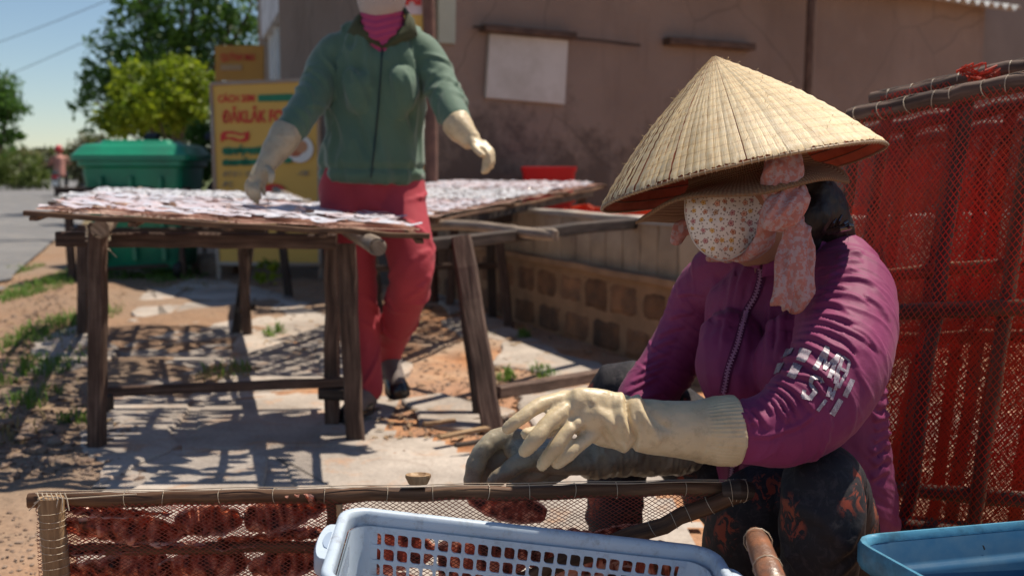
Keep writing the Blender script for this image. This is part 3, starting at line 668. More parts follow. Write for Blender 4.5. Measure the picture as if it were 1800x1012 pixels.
# far belt of trees along the horizon: one mass
mb = MB(); rnd = np.random.RandomState(3); vs = []; fs = []
for i in range(9000):
    x = rnd.uniform(-160, 60); h = (3.0+2.2*fbm(x*.08, 2)+1.0*fbm(x*.5, 5)); p = np.array([x, 120+rnd.uniform(-4, 4), max(.1, h)*rnd.uniform(0, 1)**.6]); a = rnd.normal(size=3)*.42; b = rnd.normal(size=3)*.42; i0 = len(vs)
    vs += [p-a, p-b, p+a, p+b]; fs.append((i0, i0+1, i0+2, i0+3))
mb.v = vs; mb.f = fs; mb.g = vs; tag(obj('far_trees', mb, MT['leaf_olive']), kind='stuff')
# weeds by the tables
for (px, py, Yv, s, lb) in ((935, 372, 6.6, .12, 'small bright green weed growing beside the red crate'), (470, 450, 8.0, .16, 'leafy weed growing under the far trestle legs')):
    b = at(px, py, Yv); z = b.z if px == 935 else 0.0
    bs = V(b.x, b.y, 0 if px != 935 else 0)
    tree('weed', bs, [((b.x, b.y, (b.z if px == 935 else s*.6)), (s, s, s*.6))], 260, .028, MT['leaf_lime'], lb, 'weed', trunk=.008)

# ============================================================ GREEN BIN
MT['binp'] = simple('green_plastic', (.012, .26, .14), (.010, .20, .11), 3, .38, .1, 20, .004, spec=.5, grime=(.03, .14, .09))
MT['black'] = simple('black_rubber', (.02, .02, .022), None, 6, .6, .2)
by = 8.7; bc = V(at(255, 300, by).x, by, 0); e = empty('waste_bin', bc, 'large green plastic wheelie bin with its lid closed behind the left drying table', 'bin')
def rrect(cx, cy, z, w_, d, r, n=4):
    o = []
    for sx, sy, a0 in ((1, 1, 0), (-1, 1, 90), (-1, -1, 180), (1, -1, 270)):
        for i in range(n+1):
            a = math.radians(a0+90*i/n); o.append(V(cx+sx*(w_/2-r)+r*math.cos(a), cy+sy*(d/2-r)+r*math.sin(a), z))
    return o
mb = MB(); mb.rings([rrect(bc.x, bc.y, z, w_, d, .06) for z, w_, d in ((.07, .66, .5), (.10, .70, .54), (.92, .84, .66), (.94, .90, .72), (.98, .90, .72), (.985, .80, .62))]); obj('body', mb, MT['binp'], e, True)
for sx in (-.25, 0, .25):
    mb = MB(); mb.rings([rrect(bc.x+sx, bc.y-.30-.055*(z-.15), z, .04, .06, .012, 2) for z in (.15, .85)]); obj('rib', mb, MT['binp'], e, True)
mb = MB(); mb.rings([rrect(bc.x+dx, bc.y, z, w_, d, .07) for z, w_, d, dx in ((.985, 1.0, .76, 0), (1.03, 1.0, .76, 0), (1.045, .96, .72, 0), (1.09, .90, .66, 0), (1.12, .84, .58, 0), (1.13, .7, .45, 0))]); ld = obj('lid', mb, MT['binp'], e, True)
mb = MB(); mb.rings([rrect(bc.x+.02, bc.y-.08, z, w_, d, .04) for z, w_, d in ((1.12, .62, .4), (1.155, .56, .34))]); obj('lid_ridge', mb, MT['binp'], ld, True)
mb = MB(); mb.tube([bc+V(-.52, -.1, 1.0), bc+V(-.56, -.12, 1.02), bc+V(-.56, .12, 1.02), bc+V(-.52, .1, 1.0)], .016, 8); obj('handle', mb, MT['binp'], e, True)
for sx in (-1, 1):
    mb = MB(); mb.tube([bc+V(sx*.30, -.2, .07), bc+V(sx*.36, -.2, .07)], .08, 16); obj('wheel', mb, MT['black'], e, True)
# stones under the far table
for (px, py, w_, lb) in ((388, 478, .20, 'pale squared stone lying beside the bin under the table'), (360, 475, .12, 'smaller grey stone lying left of the squared one'), (640, 470, .17, 'dusty stone lying behind the woman in green'), (548, 462, .22, 'broad whitish stone lying under the far trays')):
    g = gp(px, py); mb = MB(); r = [[V(g.x+math.cos(a*.7854)*w_*k*(1+.15*fbm(a, px)), g.y+math.sin(a*.7854)*w_*.8*k, z) for a in range(8)] for z, k in ((-.02, 1), (.06, 1.05), (.12, .95), (.15, .7))]
    mb.rings(r); tag(obj('stone', mb, MT['stone'], None, True), lb, 'stone')

# ============================================================ MOTORBIKES
MT['paintblk'] = simple('dark_paint', (.025, .025, .03), None, 4, .3, 0, spec=.6)
def scooter(loc, ang, label, body):
    e = empty('motor_scooter', loc, label, 'motorbike', None); L = Vector(loc); R_ = Matrix.Rotation(ang, 3, 'Z')
    def P(x, y, z): return L+R_ @ V(x, y, z)           # y: forward
    for y in (-.62, .62):
        mb = MB(); pts = [P(0, y+.24*math.cos(a*.3927), .28+.24*math.sin(a*.3927)) for a in range(17)]; mb.tube(pts, .045, 7); w_ = obj('wheel', mb, MT['black'], e, True)
        mb = MB(); mb.tube([P(-.03, y, .28), P(.03, y, .28)], .18, 14); obj('rim', mb, simple('grey_metal', (.3, .3, .3), None, 4, .4, 0), w_, True)
    mb = MB(); mb.tube([P(0, -.85, .55), P(0, -.6, .62), P(0, -.2, .55), P(0, .05, .36), P(0, .35, .42), P(0, .5, .8), P(0, .52, .98)], [.06, .15, .17, .14, .12, .13, .07], 12); obj('body', mb, body, e, True)
    mb = MB(); mb.tube([P(0, -.75, .72), P(0, -.5, .78), P(0, -.05, .74)], [.08, .14, .11], 10, flat=.5); obj('seat', mb, MT['black'], e, True)
    mb = MB(); mb.tube([P(-.33, .42, 1.02), P(0, .5, .99), P(.33, .42, 1.02)], .018, 7); obj('handlebar', mb, MT['black'], e, True)
    for s in (-1, 1): mb = MB(); mb.tube([P(s*.26, .46, 1.02), P(s*.3, .48, 1.18)], .01, 5); mb.tube([P(s*.24, .48, 1.2), P(s*.36, .48, 1.2)], [.05, .05], 8, flat=.6); obj('mirror', mb, MT['black'], e, True)
    mb = MB(); mb.box(P(0, -.9, .68), (.2, .04, .10), R_); obj('tail_light', mb, MT['redlight'], e)
    mb = MB(); mb.box(P(0, -.93, .46), (.19, .01, .15), R_); obj('number_plate', mb, MT['whitep'], e)
    mb = MB(); mb.tube([P(0, .6, .28), P(0, .52, .8)], .03, 7); obj('fork', mb, MT['black'], e, True)
    mb = MB(); mb.tube([P(.14, -.2, .25), P(.15, -.8, .33)], [.03, .05], 8); obj('exhaust', mb, MT['black'], e, True)
    return e
MT['redlight'] = simple('red_lens', (.6, .01, .02), None, 4, .25, 0)
def rider(loc, ang, label, top, helm, legs):
    e = empty('person', loc, label, 'person'); L = Vector(loc); R_ = Matrix.Rotation(ang, 3, 'Z')
    def P(x, y, z): return L+R_ @ V(x, y, z)
    sk = simple('skin', (.42, .24, .16), None, 5, .6, 0)
    mb = MB(); mb.tube([P(0, -.05, .72), P(0, .0, 1.0), P(0, .03, 1.3), P(0, .03, 1.42), P(0, .05, 1.5)], [.15, .15, .15, .06, .06], 12)
    for s in (-1, 1):
        mb.tube([P(s*.1, -.05, .8), P(s*.2, .3, .75), P(s*.16, .2, .3), P(s*.17, .35, .26)], [.085, .07, .05, .04], 9)
        mb.tube([P(s*.17, .03, 1.34), P(s*.28, .12, 1.1), P(s*.3, .4, 1.03)], [.06, .05, .035], 9)
    mb.tube([P(0, .05, 1.44), P(0, .06, 1.52), P(0, .06, 1.62), P(0, .06, 1.68)], [.06, .09, .09, .05], 12)
    v, f = remesh(mb, .02, 4); m = MB(); m.v = list(map(tuple, v)); m.f = f; m.g = m.v; obj('body', m, sk, e, True, 3)
    mb = MB(); mb.tube([P(0, -.07, .68), P(0, -.02, 1.0), P(0, .02, 1.3), P(0, .03, 1.43)], [.185, .18, .19, .08], 14)
    for s in (-1, 1): mb.tube([P(s*.17, .03, 1.35), P(s*.3, .12, 1.1), P(s*.31, .34, 1.04)], [.085, .07, .05], 9)
    v, f = remesh(mb, .02, 3); m = MB(); m.v = list(map(tuple, v)); m.f = f; m.g = m.v; obj('jacket', m, top, e, True, 3)
    mb = MB()
    for s in (-1, 1): mb.tube([P(s*.1, -.08, .78), P(s*.21, .3, .76), P(s*.17, .2, .36)], [.11, .09, .065], 9)
    obj('trousers', mb, legs, e, True)
    mb = MB(); mb.tube([P(0, .05, 1.50), P(0, .05, 1.56), P(0, .05, 1.66), P(0, .05, 1.73), P(0, .05, 1.75)], [.12, .135, .13, .08, .02], 14); obj('helmet', mb, helm, e, True)
rider(V(at(98, 300, 34).x, 34.3, 0.02), math.radians(22), 'person in a red helmet and dusty pink jacket riding away on a motorbike', simple('pink_jacket', (.50, .25, .20), (.36, .14, .12), 3, .8, .2), simple('red_helmet', (.55, .04, .05), None, 4, .3, 0), MT['black'])
scooter(V(at(98, 300, 34).x, 34, 0.02), math.radians(22), 'black motor scooter with a red tail light ridden away along the road', MT['paintblk'])
rider(V(at(172, 300, 29).x, 29.3, 0), math.radians(60), 'person in a dark grey jacket on a parked black scooter behind the green bin', simple('grey_jacket', (.09, .09, .10), None, 3, .8, .2), MT['paintblk'], MT['black'])
scooter(V(at(172, 300, 29).x, 29, 0), math.radians(60), 'black scooter standing under the olive bush behind the green bin', MT['paintblk'])
scooter(V(at(352, 300, 9.2).x, 9.5, 0), math.radians(168), 'black scooter parked nose out between the green bin and the yellow sign', MT['paintblk'])

# ============================================================ DRYING TRAYS
def netmat(name, c1, c2, tr=.5):
    return simple(name, c1, c2, 8, .45, 0, trans=tr, spec=.5)
MT['net_red'] = netmat('red_net', (.64, .045, .020), (.54, .11, .04), .5); MT['net_brown'] = netmat('worn_red_net', (.34, .06, .04), (.22, .05, .035), .35)
MT['net_table'] = netmat('table_net', (.45, .16, .10), (.5, .3, .2), .3)
def net(name, O, U, Vv, sp, wd, mat, parent, asp=.62, sag=.0, nseg=12, seed=0, wave=.004, clip=None):
    """knotless diamond netting as real strands (three-sided), spacing sp along U"""
    O, U, Vv = Vector(O), Vector(U), Vector(Vv); lu, lv = U.length, Vv.length; u, v_ = U/lu, Vv/lv; n = u.cross(v_).normalized(); k = asp
    def P(a, b):
        z = sag*math.sin(math.pi*a/lu)*math.sin(math.pi*b/lv)+wave*fbm(a*5+seed, b*5, seed)*2
        return O+u*(a+.25*sp*fbm(a*30, b*30, seed))+v_*(b+.25*sp*fbm(a*30, b*30, seed+7))+n*z
    mb = MB()
    for fam in (1, -1):
        c0, c1 = (0, lu+lv/k) if fam == 1 else (-lv/k, lu)
        for i in range(int((c1-c0)/sp)+1):
            c = c0+i*sp                                   # line: a = c - fam*b/k
            b0, b1 = 0, lv
            lo, hi = (lambda b: c-fam*b/k), None
            # clip to 0<=a<=lu
            bs = sorted([k*(c-0)*fam, k*(c-lu)*fam]); b0 = max(0, bs[0]); b1 = min(lv, bs[1])
            if b1-b0 < .004: continue
            ns = max(2, int(nseg*(b1-b0)/lv)); rs = []
            run = []
            for j in range(ns+1):
                b = b0+(b1-b0)*j/ns; a = lo(b); ok = clip is None or clip(a/lu, b/lv)
                if ok: run.append(P(a, b)+n*(fam*wd*.4))
                if (not ok or j == ns) and len(run) > 1:
                    d = (run[-1]-run[0]).normalized(); s_ = d.cross(n).normalized()*wd/2; h = n*wd/2
                    mb.rings([[p-s_, p+s_, p+h] for p in run], cap=False); run = []
                elif not ok: run = []
    return obj(name, mb, mat, parent)
def ties(mb, a, b, r, n, rad=.0009):
    a, b = Vector(a), Vector(b); t = (b-a).normalized(); s = t.orthogonal().normalized(); u = t.cross(s)
    for i in range(n):
        c = a.lerp(b, (i+.5)/n+random.uniform(-.2, .2)/n); o = random.uniform(-.4, .4)
        mb.tube([c+t*(o*r*math.sin(q)*.8)+(s*math.cos(q)+u*math.sin(q))*(r*1.06) for q in [2*math.pi*j/12 for j in range(13)]], rad, 4, cap=False)
def tray(label, O, U, Vv, nb=4, fish=True, group='drying trays laid on the trestles', nsp=.02):
    O, U, Vv = Vector(O), Vector(U), Vector(Vv); e = empty('drying_tray', O+U/2+Vv/2, label, 'drying tray', group); n = U.cross(Vv).normalized()
    for a, b in ((O, O+U), (O+Vv, O+Vv+U)):
        mb = MB(); mb.beam(a-U.normalized()*.03, b+U.normalized()*.03, .028, .016, up=n, segs=10, wob=.006); obj('rail', mb, MT['batten'], e)
    for i in range(nb):
        a = O+U*(i/(nb-1)) if nb > 1 else O; mb = MB(); mb.beam(a-n*.014-Vv*.02, a+Vv*1.02-n*.014, .024, .012, up=n, segs=6, wob=.005); obj('batten', mb, MT['batten'], e)
    net('net', O+n*.012, U, Vv, nsp, .0022, MT['net_table'], e, .9, -.01, 8, seed=O.x)
    return e
t = NT('drying_fish'); g = t.n('NewGeometry'); c = g.outputs['Position']; r = g.outputs['Random Per Island']
col = t.mix(t.ramp(r, [(.0, 0), (1, 1)]), (.74, .75, .78), (.84, .85, .88)); col = t.mix(t.ramp(t.noise(c, 9, 4), [(.56, 0), (.76, .6)]), col, (.70, .52, .48)); col = t.mix(t.ramp(t.noise(c, 40, 4), [(.5, 0), (.7, .6)]), col, (.45, .40, .50))
MT['fish'] = t.fin(col, .16, t.bump(t.noise(c, 60, 4), .7, .006), .7, .25)
t = NT('pink_fish'); g = t.n('NewGeometry'); c = g.outputs['Position']
col = t.mix(t.ramp(t.noise(c, 7, 4), [(.4, 0), (.62, 1)]), (.72, .62, .66), (.74, .76, .84)); col = t.mix(t.ramp(t.noise(c, 25, 4), [(.55, 0), (.72, .7)]), col, (.66, .33, .25))
MT['fishp'] = t.fin(col, .22, t.bump(t.noise(c, 60, 4), .7, .006), .6, .2)
def fish(O, U, Vv, n, mat, label, L=.085, seed=1, skip=None, lift=.02, gap=False):
    rnd = random.Random(seed); O, U, Vv = Vector(O), Vector(U), Vector(Vv); n_ = U.cross(Vv).normalized(); u = U.normalized(); v_ = Vv.normalized(); mb = MB()
    nu = int(U.length/(L*.98)); nv = int(Vv.length/(L*.36))
    for i in range(nu):
        for j in range(nv):
            a = (i+.5+rnd.uniform(-.22, .22))/nu; b = (j+.5+rnd.uniform(-.2, .2))/nv
            if rnd.random() < .05 or (skip and skip(a, b)): continue
            c = O+U*a+Vv*b+n_*(lift+rnd.uniform(-.002, .004)); an = rnd.gauss(0, .16 if gap else .5); d = u*math.cos(an)+v_*math.sin(an); s = n_.cross(d); l = L*rnd.uniform(.25, .72); w = L*(rnd.uniform(.12, .20) if gap else rnd.uniform(.15, .27))
            bz = [rnd.uniform(-.003, .008) for _ in range(5)]; rs = []
            for k, q in enumerate((-1, -.55, 0, .55, 1)):
                ww = w*(1-.75*abs(q)**2.5); cc = c+d*l*q+n_*bz[k]; e1 = rnd.uniform(-.004, .005); e2 = rnd.uniform(-.004, .005)
                rs.append([cc-s*ww+n_*e1, cc+n_*.004, cc+s*ww+n_*e2, cc-n_*.001])
            mb.rings(rs)
    return tag(obj('drying_squid', mb, mat, None, True, 1.2), label, 'drying squid', kind='stuff')
LT = []
# left row, following two bamboo poles
specs = [(at(62, 376, 2.98), at(738, 414, 3.0), V(-.18, .90, .0), 'fishp', 'nearest drying tray on the left table, spread with pinkish squid'),
         (at(100, 360, 3.95), at(560, 385, 3.98), V(-.36, .92, .0), 'fish', 'second drying tray on the left table, thick with white squid'),
         (at(140, 349, 4.95), at(545, 362, 5.0), V(-.30, .95, .01), 'fish', 'farthest drying tray on the left table, against the green bin')]
for k, (a, b, vv, m, lb) in enumerate(specs):
    U = b-a
    if k == 0: vv = vv+V(0, 0, .02)
    tray(lb, a, U, vv, 5); fish(a+U*.02+vv*.02, U*.96, vv*.96, 0, MT[m], 'squid and small fish drying on the '+('nearest left tray' if k == 0 else 'second left tray' if k == 1 else 'farthest left tray'), .10 if k else .15, k+1, lift=.024, gap=(k == 0))
# a heap of orange-brown squid at the right corner of the nearest tray
# right row
def redge(Y): return V(-.39+.37*(Y-4.4), Y, .680+.040*(Y-4.4))
for k, (y0, y1, m, lb, wd_) in enumerate([(4.5, 5.35, 'fishp', 'nearest drying tray of the right row behind the woman in green', .85), (5.42, 6.3, 'fish', 'middle drying tray of the right row', .95), (6.37, 7.22, 'fishp', 'farthest drying tray of the right row near the brown wall', 1.1)]):
    a = redge(y0); b = redge(y1); W_ = V(-wd_, .02, .012); tray(lb, a+W_, -W_, b-a, 4)
    fish(a+W_*.97, -W_*.95, (b-a)*.96, 0, MT[m], ['squid drying on the nearest tray of the right row', 'squid drying on the middle tray of the right row', 'squid drying on the farthest tray of the right row'][k], .10, 10+k, lift=.024)

# ============================================================ TRESTLE TABLES
def leg(mb_parent, a, b, w=.06, d=.05, mat='wood'):
    mb = MB(); mb.beam(a, b, w, d, up=(0, 1, 0), segs=6, wob=.006); return obj('leg', mb, MT[mat], mb_parent)
tb = empty('trestle', V(-.95, 3.3, 0), 'front wooden trestle of the left table with a single post and an A-frame', 'trestle')
p = gp(169, 785); leg(tb, V(p.x, p.y, -.03), at(173, 392, p.y+.02), .05, .05)
mb = MB(); mb.beam(at(102, 420, 3.36), at(592, 424, 3.38), .045, .05, segs=10); obj('top_rail', mb, MT['wood'], tb)
mb = MB(); mb.beam(at(184, 688, 3.34), at(606, 671, 3.40), .03, .032, segs=8); obj('stretcher', mb, MT['wood'], tb)
p = gp(625, 770); leg(tb, V(p.x, p.y, -.03), at(608, 428, p.y+.02), .058, .05)
p = gp(583, 745); leg(tb, V(p.x, p.y+.02, -.03), at(584, 432, p.y), .052, .045)
mb = MB(); mb.beam(at(563, 690, 3.40), at(628, 692, 3.38), .05, .04, segs=2); obj('brace', mb, MT['darkwood'], tb)
mb = MB(); mb.box(at(187, 708, 3.30), (.03, .05, .05)); obj('block', mb, MT['darkwood'], tb)
mb = MB(); c = at(178, 425, 3.24); mb.tube([at(150, 398, 3.2), c, at(205, 452, 3.2)], .0015, 4); ties(mb, at(172, 425, 3.3), at(173, 402, 3.3), .036, 4, .002); obj('lashing', mb, MT['rail_net'], tb)
tb2 = empty('trestle', V(-1.9, 5.4, 0), 'second wooden trestle of the left table, in the shade of the trays', 'trestle')
p = gp(145, 588); leg(tb2, V(p.x, p.y, -.03), at(147, 395, p.y), .06, .05)
p = gp(414, 583); leg(tb2, V(p.x, p.y, -.03), at(440, 420, p.y), .05, .04, 'darkwood'); p = gp(434, 588); leg(tb2, V(p.x, p.y, -.03), at(426, 418, p.y), .05, .04)
mb = MB(); mb.beam(at(128, 408, 5.45), at(470, 408, 5.4), .05, .05); obj('top_rail', mb, MT['darkwood'], tb2)
mb = MB(); mb.beam(at(418, 545, 5.42), at(448, 540, 5.5), .03, .03, segs=2); obj('brace', mb, MT['darkwood'], tb2)
tb3 = empty('trestle', V(-2.6, 7.2, 0), 'farthest wooden trestle of the left table beside the green bin', 'trestle')
for px, py in ((127, 492), (321, 486)): p = gp(px, py); leg(tb3, V(p.x, p.y, -.03), V(p.x, p.y, .72), .06, .05)
mb = MB(); q = gp(321, 486); p = gp(127, 492); mb.beam(V(p.x-.1, p.y, .74), V(q.x+.1, q.y, .74), .05, .05); obj('top_rail', mb, MT['darkwood'], tb3)
mb = MB(); mb.beam(V(p.x, p.y, .08), V(q.x, q.y, .10), .03, .03); obj('stretcher', mb, MT['darkwood'], tb3)
for a, b, lb in ((at(176, 404, 3.12), V(-2.75, 7.4, .76), 'bamboo pole under the left ends of the trays'), (at(664, 433, 2.84), V(-1.75, 7.4, .765), 'thick bamboo pole under the right ends of the trays, its cut end towards the path')):
    mb = MB(); mb.bamboo(a, b, .0265 if a.x > -1 else .029, .30, .012, 14); tag(obj('bamboo_pole', mb, MT['bamboo'], None, True, 1.0), lb, 'bamboo pole')
# right trestle and its long dark beam
tb4 = empty('trestle', V(-.05, 3.6, 0), 'splayed wooden trestle carrying the dark beam right of the woman in green', 'trestle')
p = gp(869, 755); leg(tb4, V(p.x, p.y, -.03), at(812, 418, 3.72), .075, .055)
p = gp(852, 750); leg(tb4, V(p.x-.02, p.y+.18, -.03), at(806, 424, 3.80), .05, .05, 'darkwood')
mb = MB(); mb.beam(at(872, 690, 3.46), at(1066, 657, 4.05), .045, .045, segs=6); obj('stretcher', mb, MT['wood'], tb4)
p = gp(1075, 700); leg(tb4, V(p.x+.1, p.y+.2, -.03), at(1100, 398, 4.6), .05, .05, 'darkwood') if False else None
mb = MB(); mb.beam(at(738, 432, 3.70), at(1260, 376, 5.35), .05, .05, segs=14, wob=.01); obj('top_beam', mb, MT['darkwood'], tb4)
mb = MB(); mb.bamboo(at(975, 408, 3.95), at(690, 398, 4.9), .0225, .27, .03, 12); tag(obj('bamboo_pole', mb, MT['bamboo'], None, True, 1.0), 'pale bamboo pole resting on the dark beam, its hollow end beside it', 'bamboo pole')
tb5 = empty('trestle', V(.2, 5.7, 0), 'worn trestle by the low wall under the right row of trays', 'trestle')
for (px, py, tx, ty, dY) in ((866, 556, 860, 372, 0), (896, 572, 878, 428, .05), (790, 538, 800, 395, .1), (508, 516, 492, 398, 0), (668, 545, 650, 400, 0)):
    p = gp(px, py); leg(tb5, V(p.x, p.y, -.03), at(tx, ty, p.y+dY), .055, .05, 'wood' if px in (896, 790) else 'darkwood')
mb = MB(); mb.beam(at(640, 392, 5.9), at(900, 384, 6.0), .05, .05); obj('top_rail', mb, MT['darkwood'], tb5)
mb = MB(); mb.beam(at(640, 472, 6.1), at(882, 466, 6.1), .04, .035); obj('stretcher', mb, MT['wood'], tb5)
mb = MB(); p = redge(4.6); q = redge(7.2); mb.beam(V(p.x-.08, p.y, p.z-.05), V(q.x-.08, q.y, q.z-.05), .045, .05, segs=8); obj('side_rail', mb, MT['darkwood'], tb5)
mb = MB(); mb.beam(V(p.x-.75, p.y, p.z-.05), V(q.x-.95, q.y, q.z-.045), .045, .05, segs=8); obj('side_rail', mb, MT['darkwood'], tb5)
p = V(.5, 7.15, 0); leg(tb5, V(p.x, p.y, -.03), V(p.x, p.y, .74)); p = V(-.3, 7.15, 0); leg(tb5, V(p.x, p.y, -.03), V(p.x, p.y, .74))

# red plastic crate beyond the trays
MT['redplastic'] = simple('red_plastic', (.60, .02, .03), (.5, .02, .03), 3, .4, .1, 20, .003, trans=.25)
rc = V(at(964, 300, 7.72).x, 7.72, .56); e = empty('red_crate', rc, 'red plastic crate standing beyond the right row of trays', 'crate')
mb = MB(); mb.rings([rrect(rc.x, rc.y, z, w_, w_*.62, .03) for z, w_ in ((.56, .34), (.89, .40), (.90, .42), (.928, .425), (.93, .40), (.90, .38), (.58, .32))]); obj('tub', mb, MT['redplastic'], e, True)
for zz_ in (.66, .78): mb = MB(); mb.rings([rrect(rc.x, rc.y, z, w_, w_*.625, .03) for z, w_ in ((zz_, .40+(zz_-.66)*.25), (zz_+.012, .405+(zz_-.66)*.25))]); obj('band', mb, MT['redplastic'], e, True)
st = empty('stool', V(rc.x, rc.y, 0), 'low wooden stool under the red crate', 'stool'); mb = MB(); mb.beam(V(rc.x-.22, rc.y, .54), V(rc.x+.22, rc.y, .54), .3, .03); obj('seat', mb, MT['wood'], st)
for sx in (-.18, .18):
    for sy in (-.11, .11): leg(st, V(rc.x+sx, rc.y+sy, -.02), V(rc.x+sx, rc.y+sy, .53), .04, .04)
# red net bundled on the far low wall
A = V(.3, 5.9, 0)
mb = MB(); P = [at(985+i*12, 371+3*math.sin(i*1.3), 6.6-.02*i) for i in range(50)]; mb.tube(P, [.022+.016*abs(math.sin(i*1.9)) for i in range(50)], 7, flat=1.2)
mb.v = [(x+.008*fbm(x*40, z*40), y, z+.012*fbm(x*30, z*50, 3)) for x, y, z in mb.v]
wl = tag(obj('rolled_net', mb, MT['net_red'], None), 'long roll of bright red netting strung beyond the low wall', 'rolled net')
stp = empty('net_rack', V(at(1200, 380, 6.7).x, 6.6, 0), 'rack of stakes that holds up the rolled red netting', 'rack')
for px in (1000, 1250, 1540): p = at(px, 378, 6.4); mb = MB(); mb.tube([V(p.x, p.y, -.03), V(p.x, p.y, p.z)], .015, 7); obj('stake', mb, MT['wood'], stp)
mb = MB(); a = at(985, 378, 6.62); b = at(1573, 378, 5.7); mb.tube([a, b], .012, 7); obj('rail', mb, MT['wood'], stp)
# ============================================================ CLOTH MATERIALS
def cloth(name, c1, c2, weave=900, rough=.8, bump=.25, scale=8, sheen=.05):
    t = NT(name); c = t.coord('Object'); n1 = t.noise(c, scale, 5); n2 = t.noise(c, weave, 2)
    col = t.mix(t.ramp(n1, [(.35, 0), (.7, 1)]), c1, c2); t.b.inputs['Sheen Weight'].default_value = sheen
    return t.fin(col, rough, t.bump(n2, bump, .0006, t.bump(t.noise(c, 38, 4), .35, .004)), .25)
MT['magenta'] = cloth('magenta_cloth', (.215, .027, .102), (.16, .020, .076), 1100, .62)
MT['magenta_rib'] = cloth('magenta_rib', (.22, .033, .13), (.17, .025, .1), 1100, .7)
def glovemat(name, c1, c2, gr):
    t = NT(name); c = t.coord('Object'); col = t.mix(t.ramp(t.noise(c, 14, 6, .6), [(.4, 0), (.7, 1)]), c1, c2)
    col = t.mix(t.ramp(t.noise(c, 38, 8, .75), [(.50, 0), (.74, .7)]), col, gr)
    t.b.inputs['Subsurface Weight'].default_value = .12; t.b.inputs['Subsurface Radius'].default_value = (.01, .006, .003); t.b.inputs['Subsurface Scale'].default_value = .6
    return t.fin(col, t.ramp(t.noise(c, 30, 4), [(.35, .38), (.7, .6)]), t.bump(t.noise(c, 60, 5), .35, .003, t.bump(t.noise(c, 400, 2), .15, .0008)), .5)
MT['glove'] = glovemat('latex_glove', (.60, .48, .30), (.48, .38, .23), (.27, .20, .12))
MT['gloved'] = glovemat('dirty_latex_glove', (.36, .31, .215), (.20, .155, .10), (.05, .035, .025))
MT['skin'] = simple('skin', (.36, .19, .125), (.30, .15, .10), 12, .5, .1, 200, .001)
MT['hair'] = simple('black_hair', (.008, .006, .006), (.014, .010, .009), 6, .5, .5, 200, .002, spec=.35)

# ============================================================ SEATED WOMAN
wo = empty('person', (.50, 1.80, 0), "seated woman in a magenta zip jacket, flowered mask and straw cone hat", 'person')
def arr(v): return (tuple(v))
def cobj(name, v, f, mat, parent, g=None):
    m = MB(); m.v = [tuple(x) for x in v]; m.f = list(f); m.g = m.v if g is None else g; return obj(name, m, mat, parent, True, 3)
# control rows:  (point, ra, rb)
tor = [(at(1430, 985, 1.82), .158, .145), (at(1422, 900, 1.82), .160, .14), (at(1406, 780, 1.80), .156, .13), (at(1394, 660, 1.78), .154, .122), (at(1390, 575, 1.77), .150, .112), (at(1392, 505, 1.76), .140, .095), (at(1388, 458, 1.76), .098, .078), (at(1384, 425, 1.76), .064, .064)]
narm = [(at(1472, 494, 1.70), .074), (at(1486, 522, 1.615), .078), (at(1486, 580, 1.53), .077), (at(1470, 650, 1.46), .073), (at(1428, 712, 1.425), .069), (at(1380, 746, 1.415), .061), (at(1330, 757, 1.408), .0505), (at(1268, 757, 1.40), .040)]
farm = [(at(1300, 495, 1.84), .07), (at(1246, 512, 1.90), .064), (at(1212, 580, 1.92), .059), (at(1170, 650, 1.90), .055), (at(1126, 712, 1.85), .05), (at(1140, 765, 1.78), .044), (at(1110, 780, 1.70), .040)]
AX = (1, -.25, 0)
# --- body: head, neck, trunk, arms and legs in one surface, under the clothes
def shr(rows, k): return [(p, ra*k, (rb*k)) for (p, ra, rb) in [(r[0], r[1], r[2] if len(r) > 2 else r[1]) for r in rows]]
HC = at(1322, 345, 1.66); FD = Vector((-.80, -.52, -.28)).normalized(); HU = Vector((-.14, -.12, 1)); HU = (HU-FD*HU.dot(FD)).normalized(); HS = FD.cross(HU)
nleg = [(at(1450, 950, 1.72), .085), (at(1452, 895, 1.58), .068), (at(1448, 845, 1.45), .052), (at(1446, 900, 1.41), .055), (at(1440, 1000, 1.42), .05), (at(1420, 1190, 1.46), .038)]
fleg = [(at(1370, 920, 1.86), .10), (at(1240, 800, 1.93), .085), (at(1098, 690, 1.98), .062), (at(1088, 760, 1.98), .058), (at(1080, 900, 1.96), .05), (at(1075, 1060, 1.92), .04)]
mb = MB(); limb(mb, shr(tor, .82), AX); limb(mb, shr(narm, .72)); limb(mb, shr(farm, .72)); limb(mb, shr(nleg, .72)); limb(mb, shr(fleg, .72))
limb(mb, [(at(1384, 450, 1.76), .055), (at(1365, 415, 1.72), .05), (at(1345, 385, 1.68), .05)])
mb.tube([HC-HU*.10-FD*.01, HC-HU*.06, HC, HC+HU*.06, HC+HU*.10], [.05, .072, .082, .078, .045], 18)
mb.tube([HC-HU*.075+FD*.035, HC-HU*.03+FD*.045, HC+HU*.03+FD*.04], [.035, .05, .052], 14)      # jaw and face
mb.tube([HC+FD*.085+HU*.018, HC+FD*.112-HU*.012, HC+FD*.095-HU*.022], [.010, .016, .012], 10)      # nose
for s in (-1, 1):
    mb.tube([HC+HS*s*.082+HU*.025, HC+HS*s*.086, HC+HS*s*.080-HU*.022], [.012, .015, .01], 8)      # ears
    mb.tube([HC+HS*s*.03+FD*.086+HU*.030, HC+HS*s*.031+FD*.089+HU*.024], [.016, .014], 8)      # lids
for leg_, s in ((nleg, 1), (fleg, 1)):
    q = Vector(leg_[-1][0]); mb.tube([q, V(q.x-.03, q.y-.02, .05), V(q.x-.13, q.y-.06, .03)], [.035, .04, .028], 10)
v, f = remesh(mb, .0065, 3); cobj('body', v, f, MT['skin'], wo)
mb = MB(); 
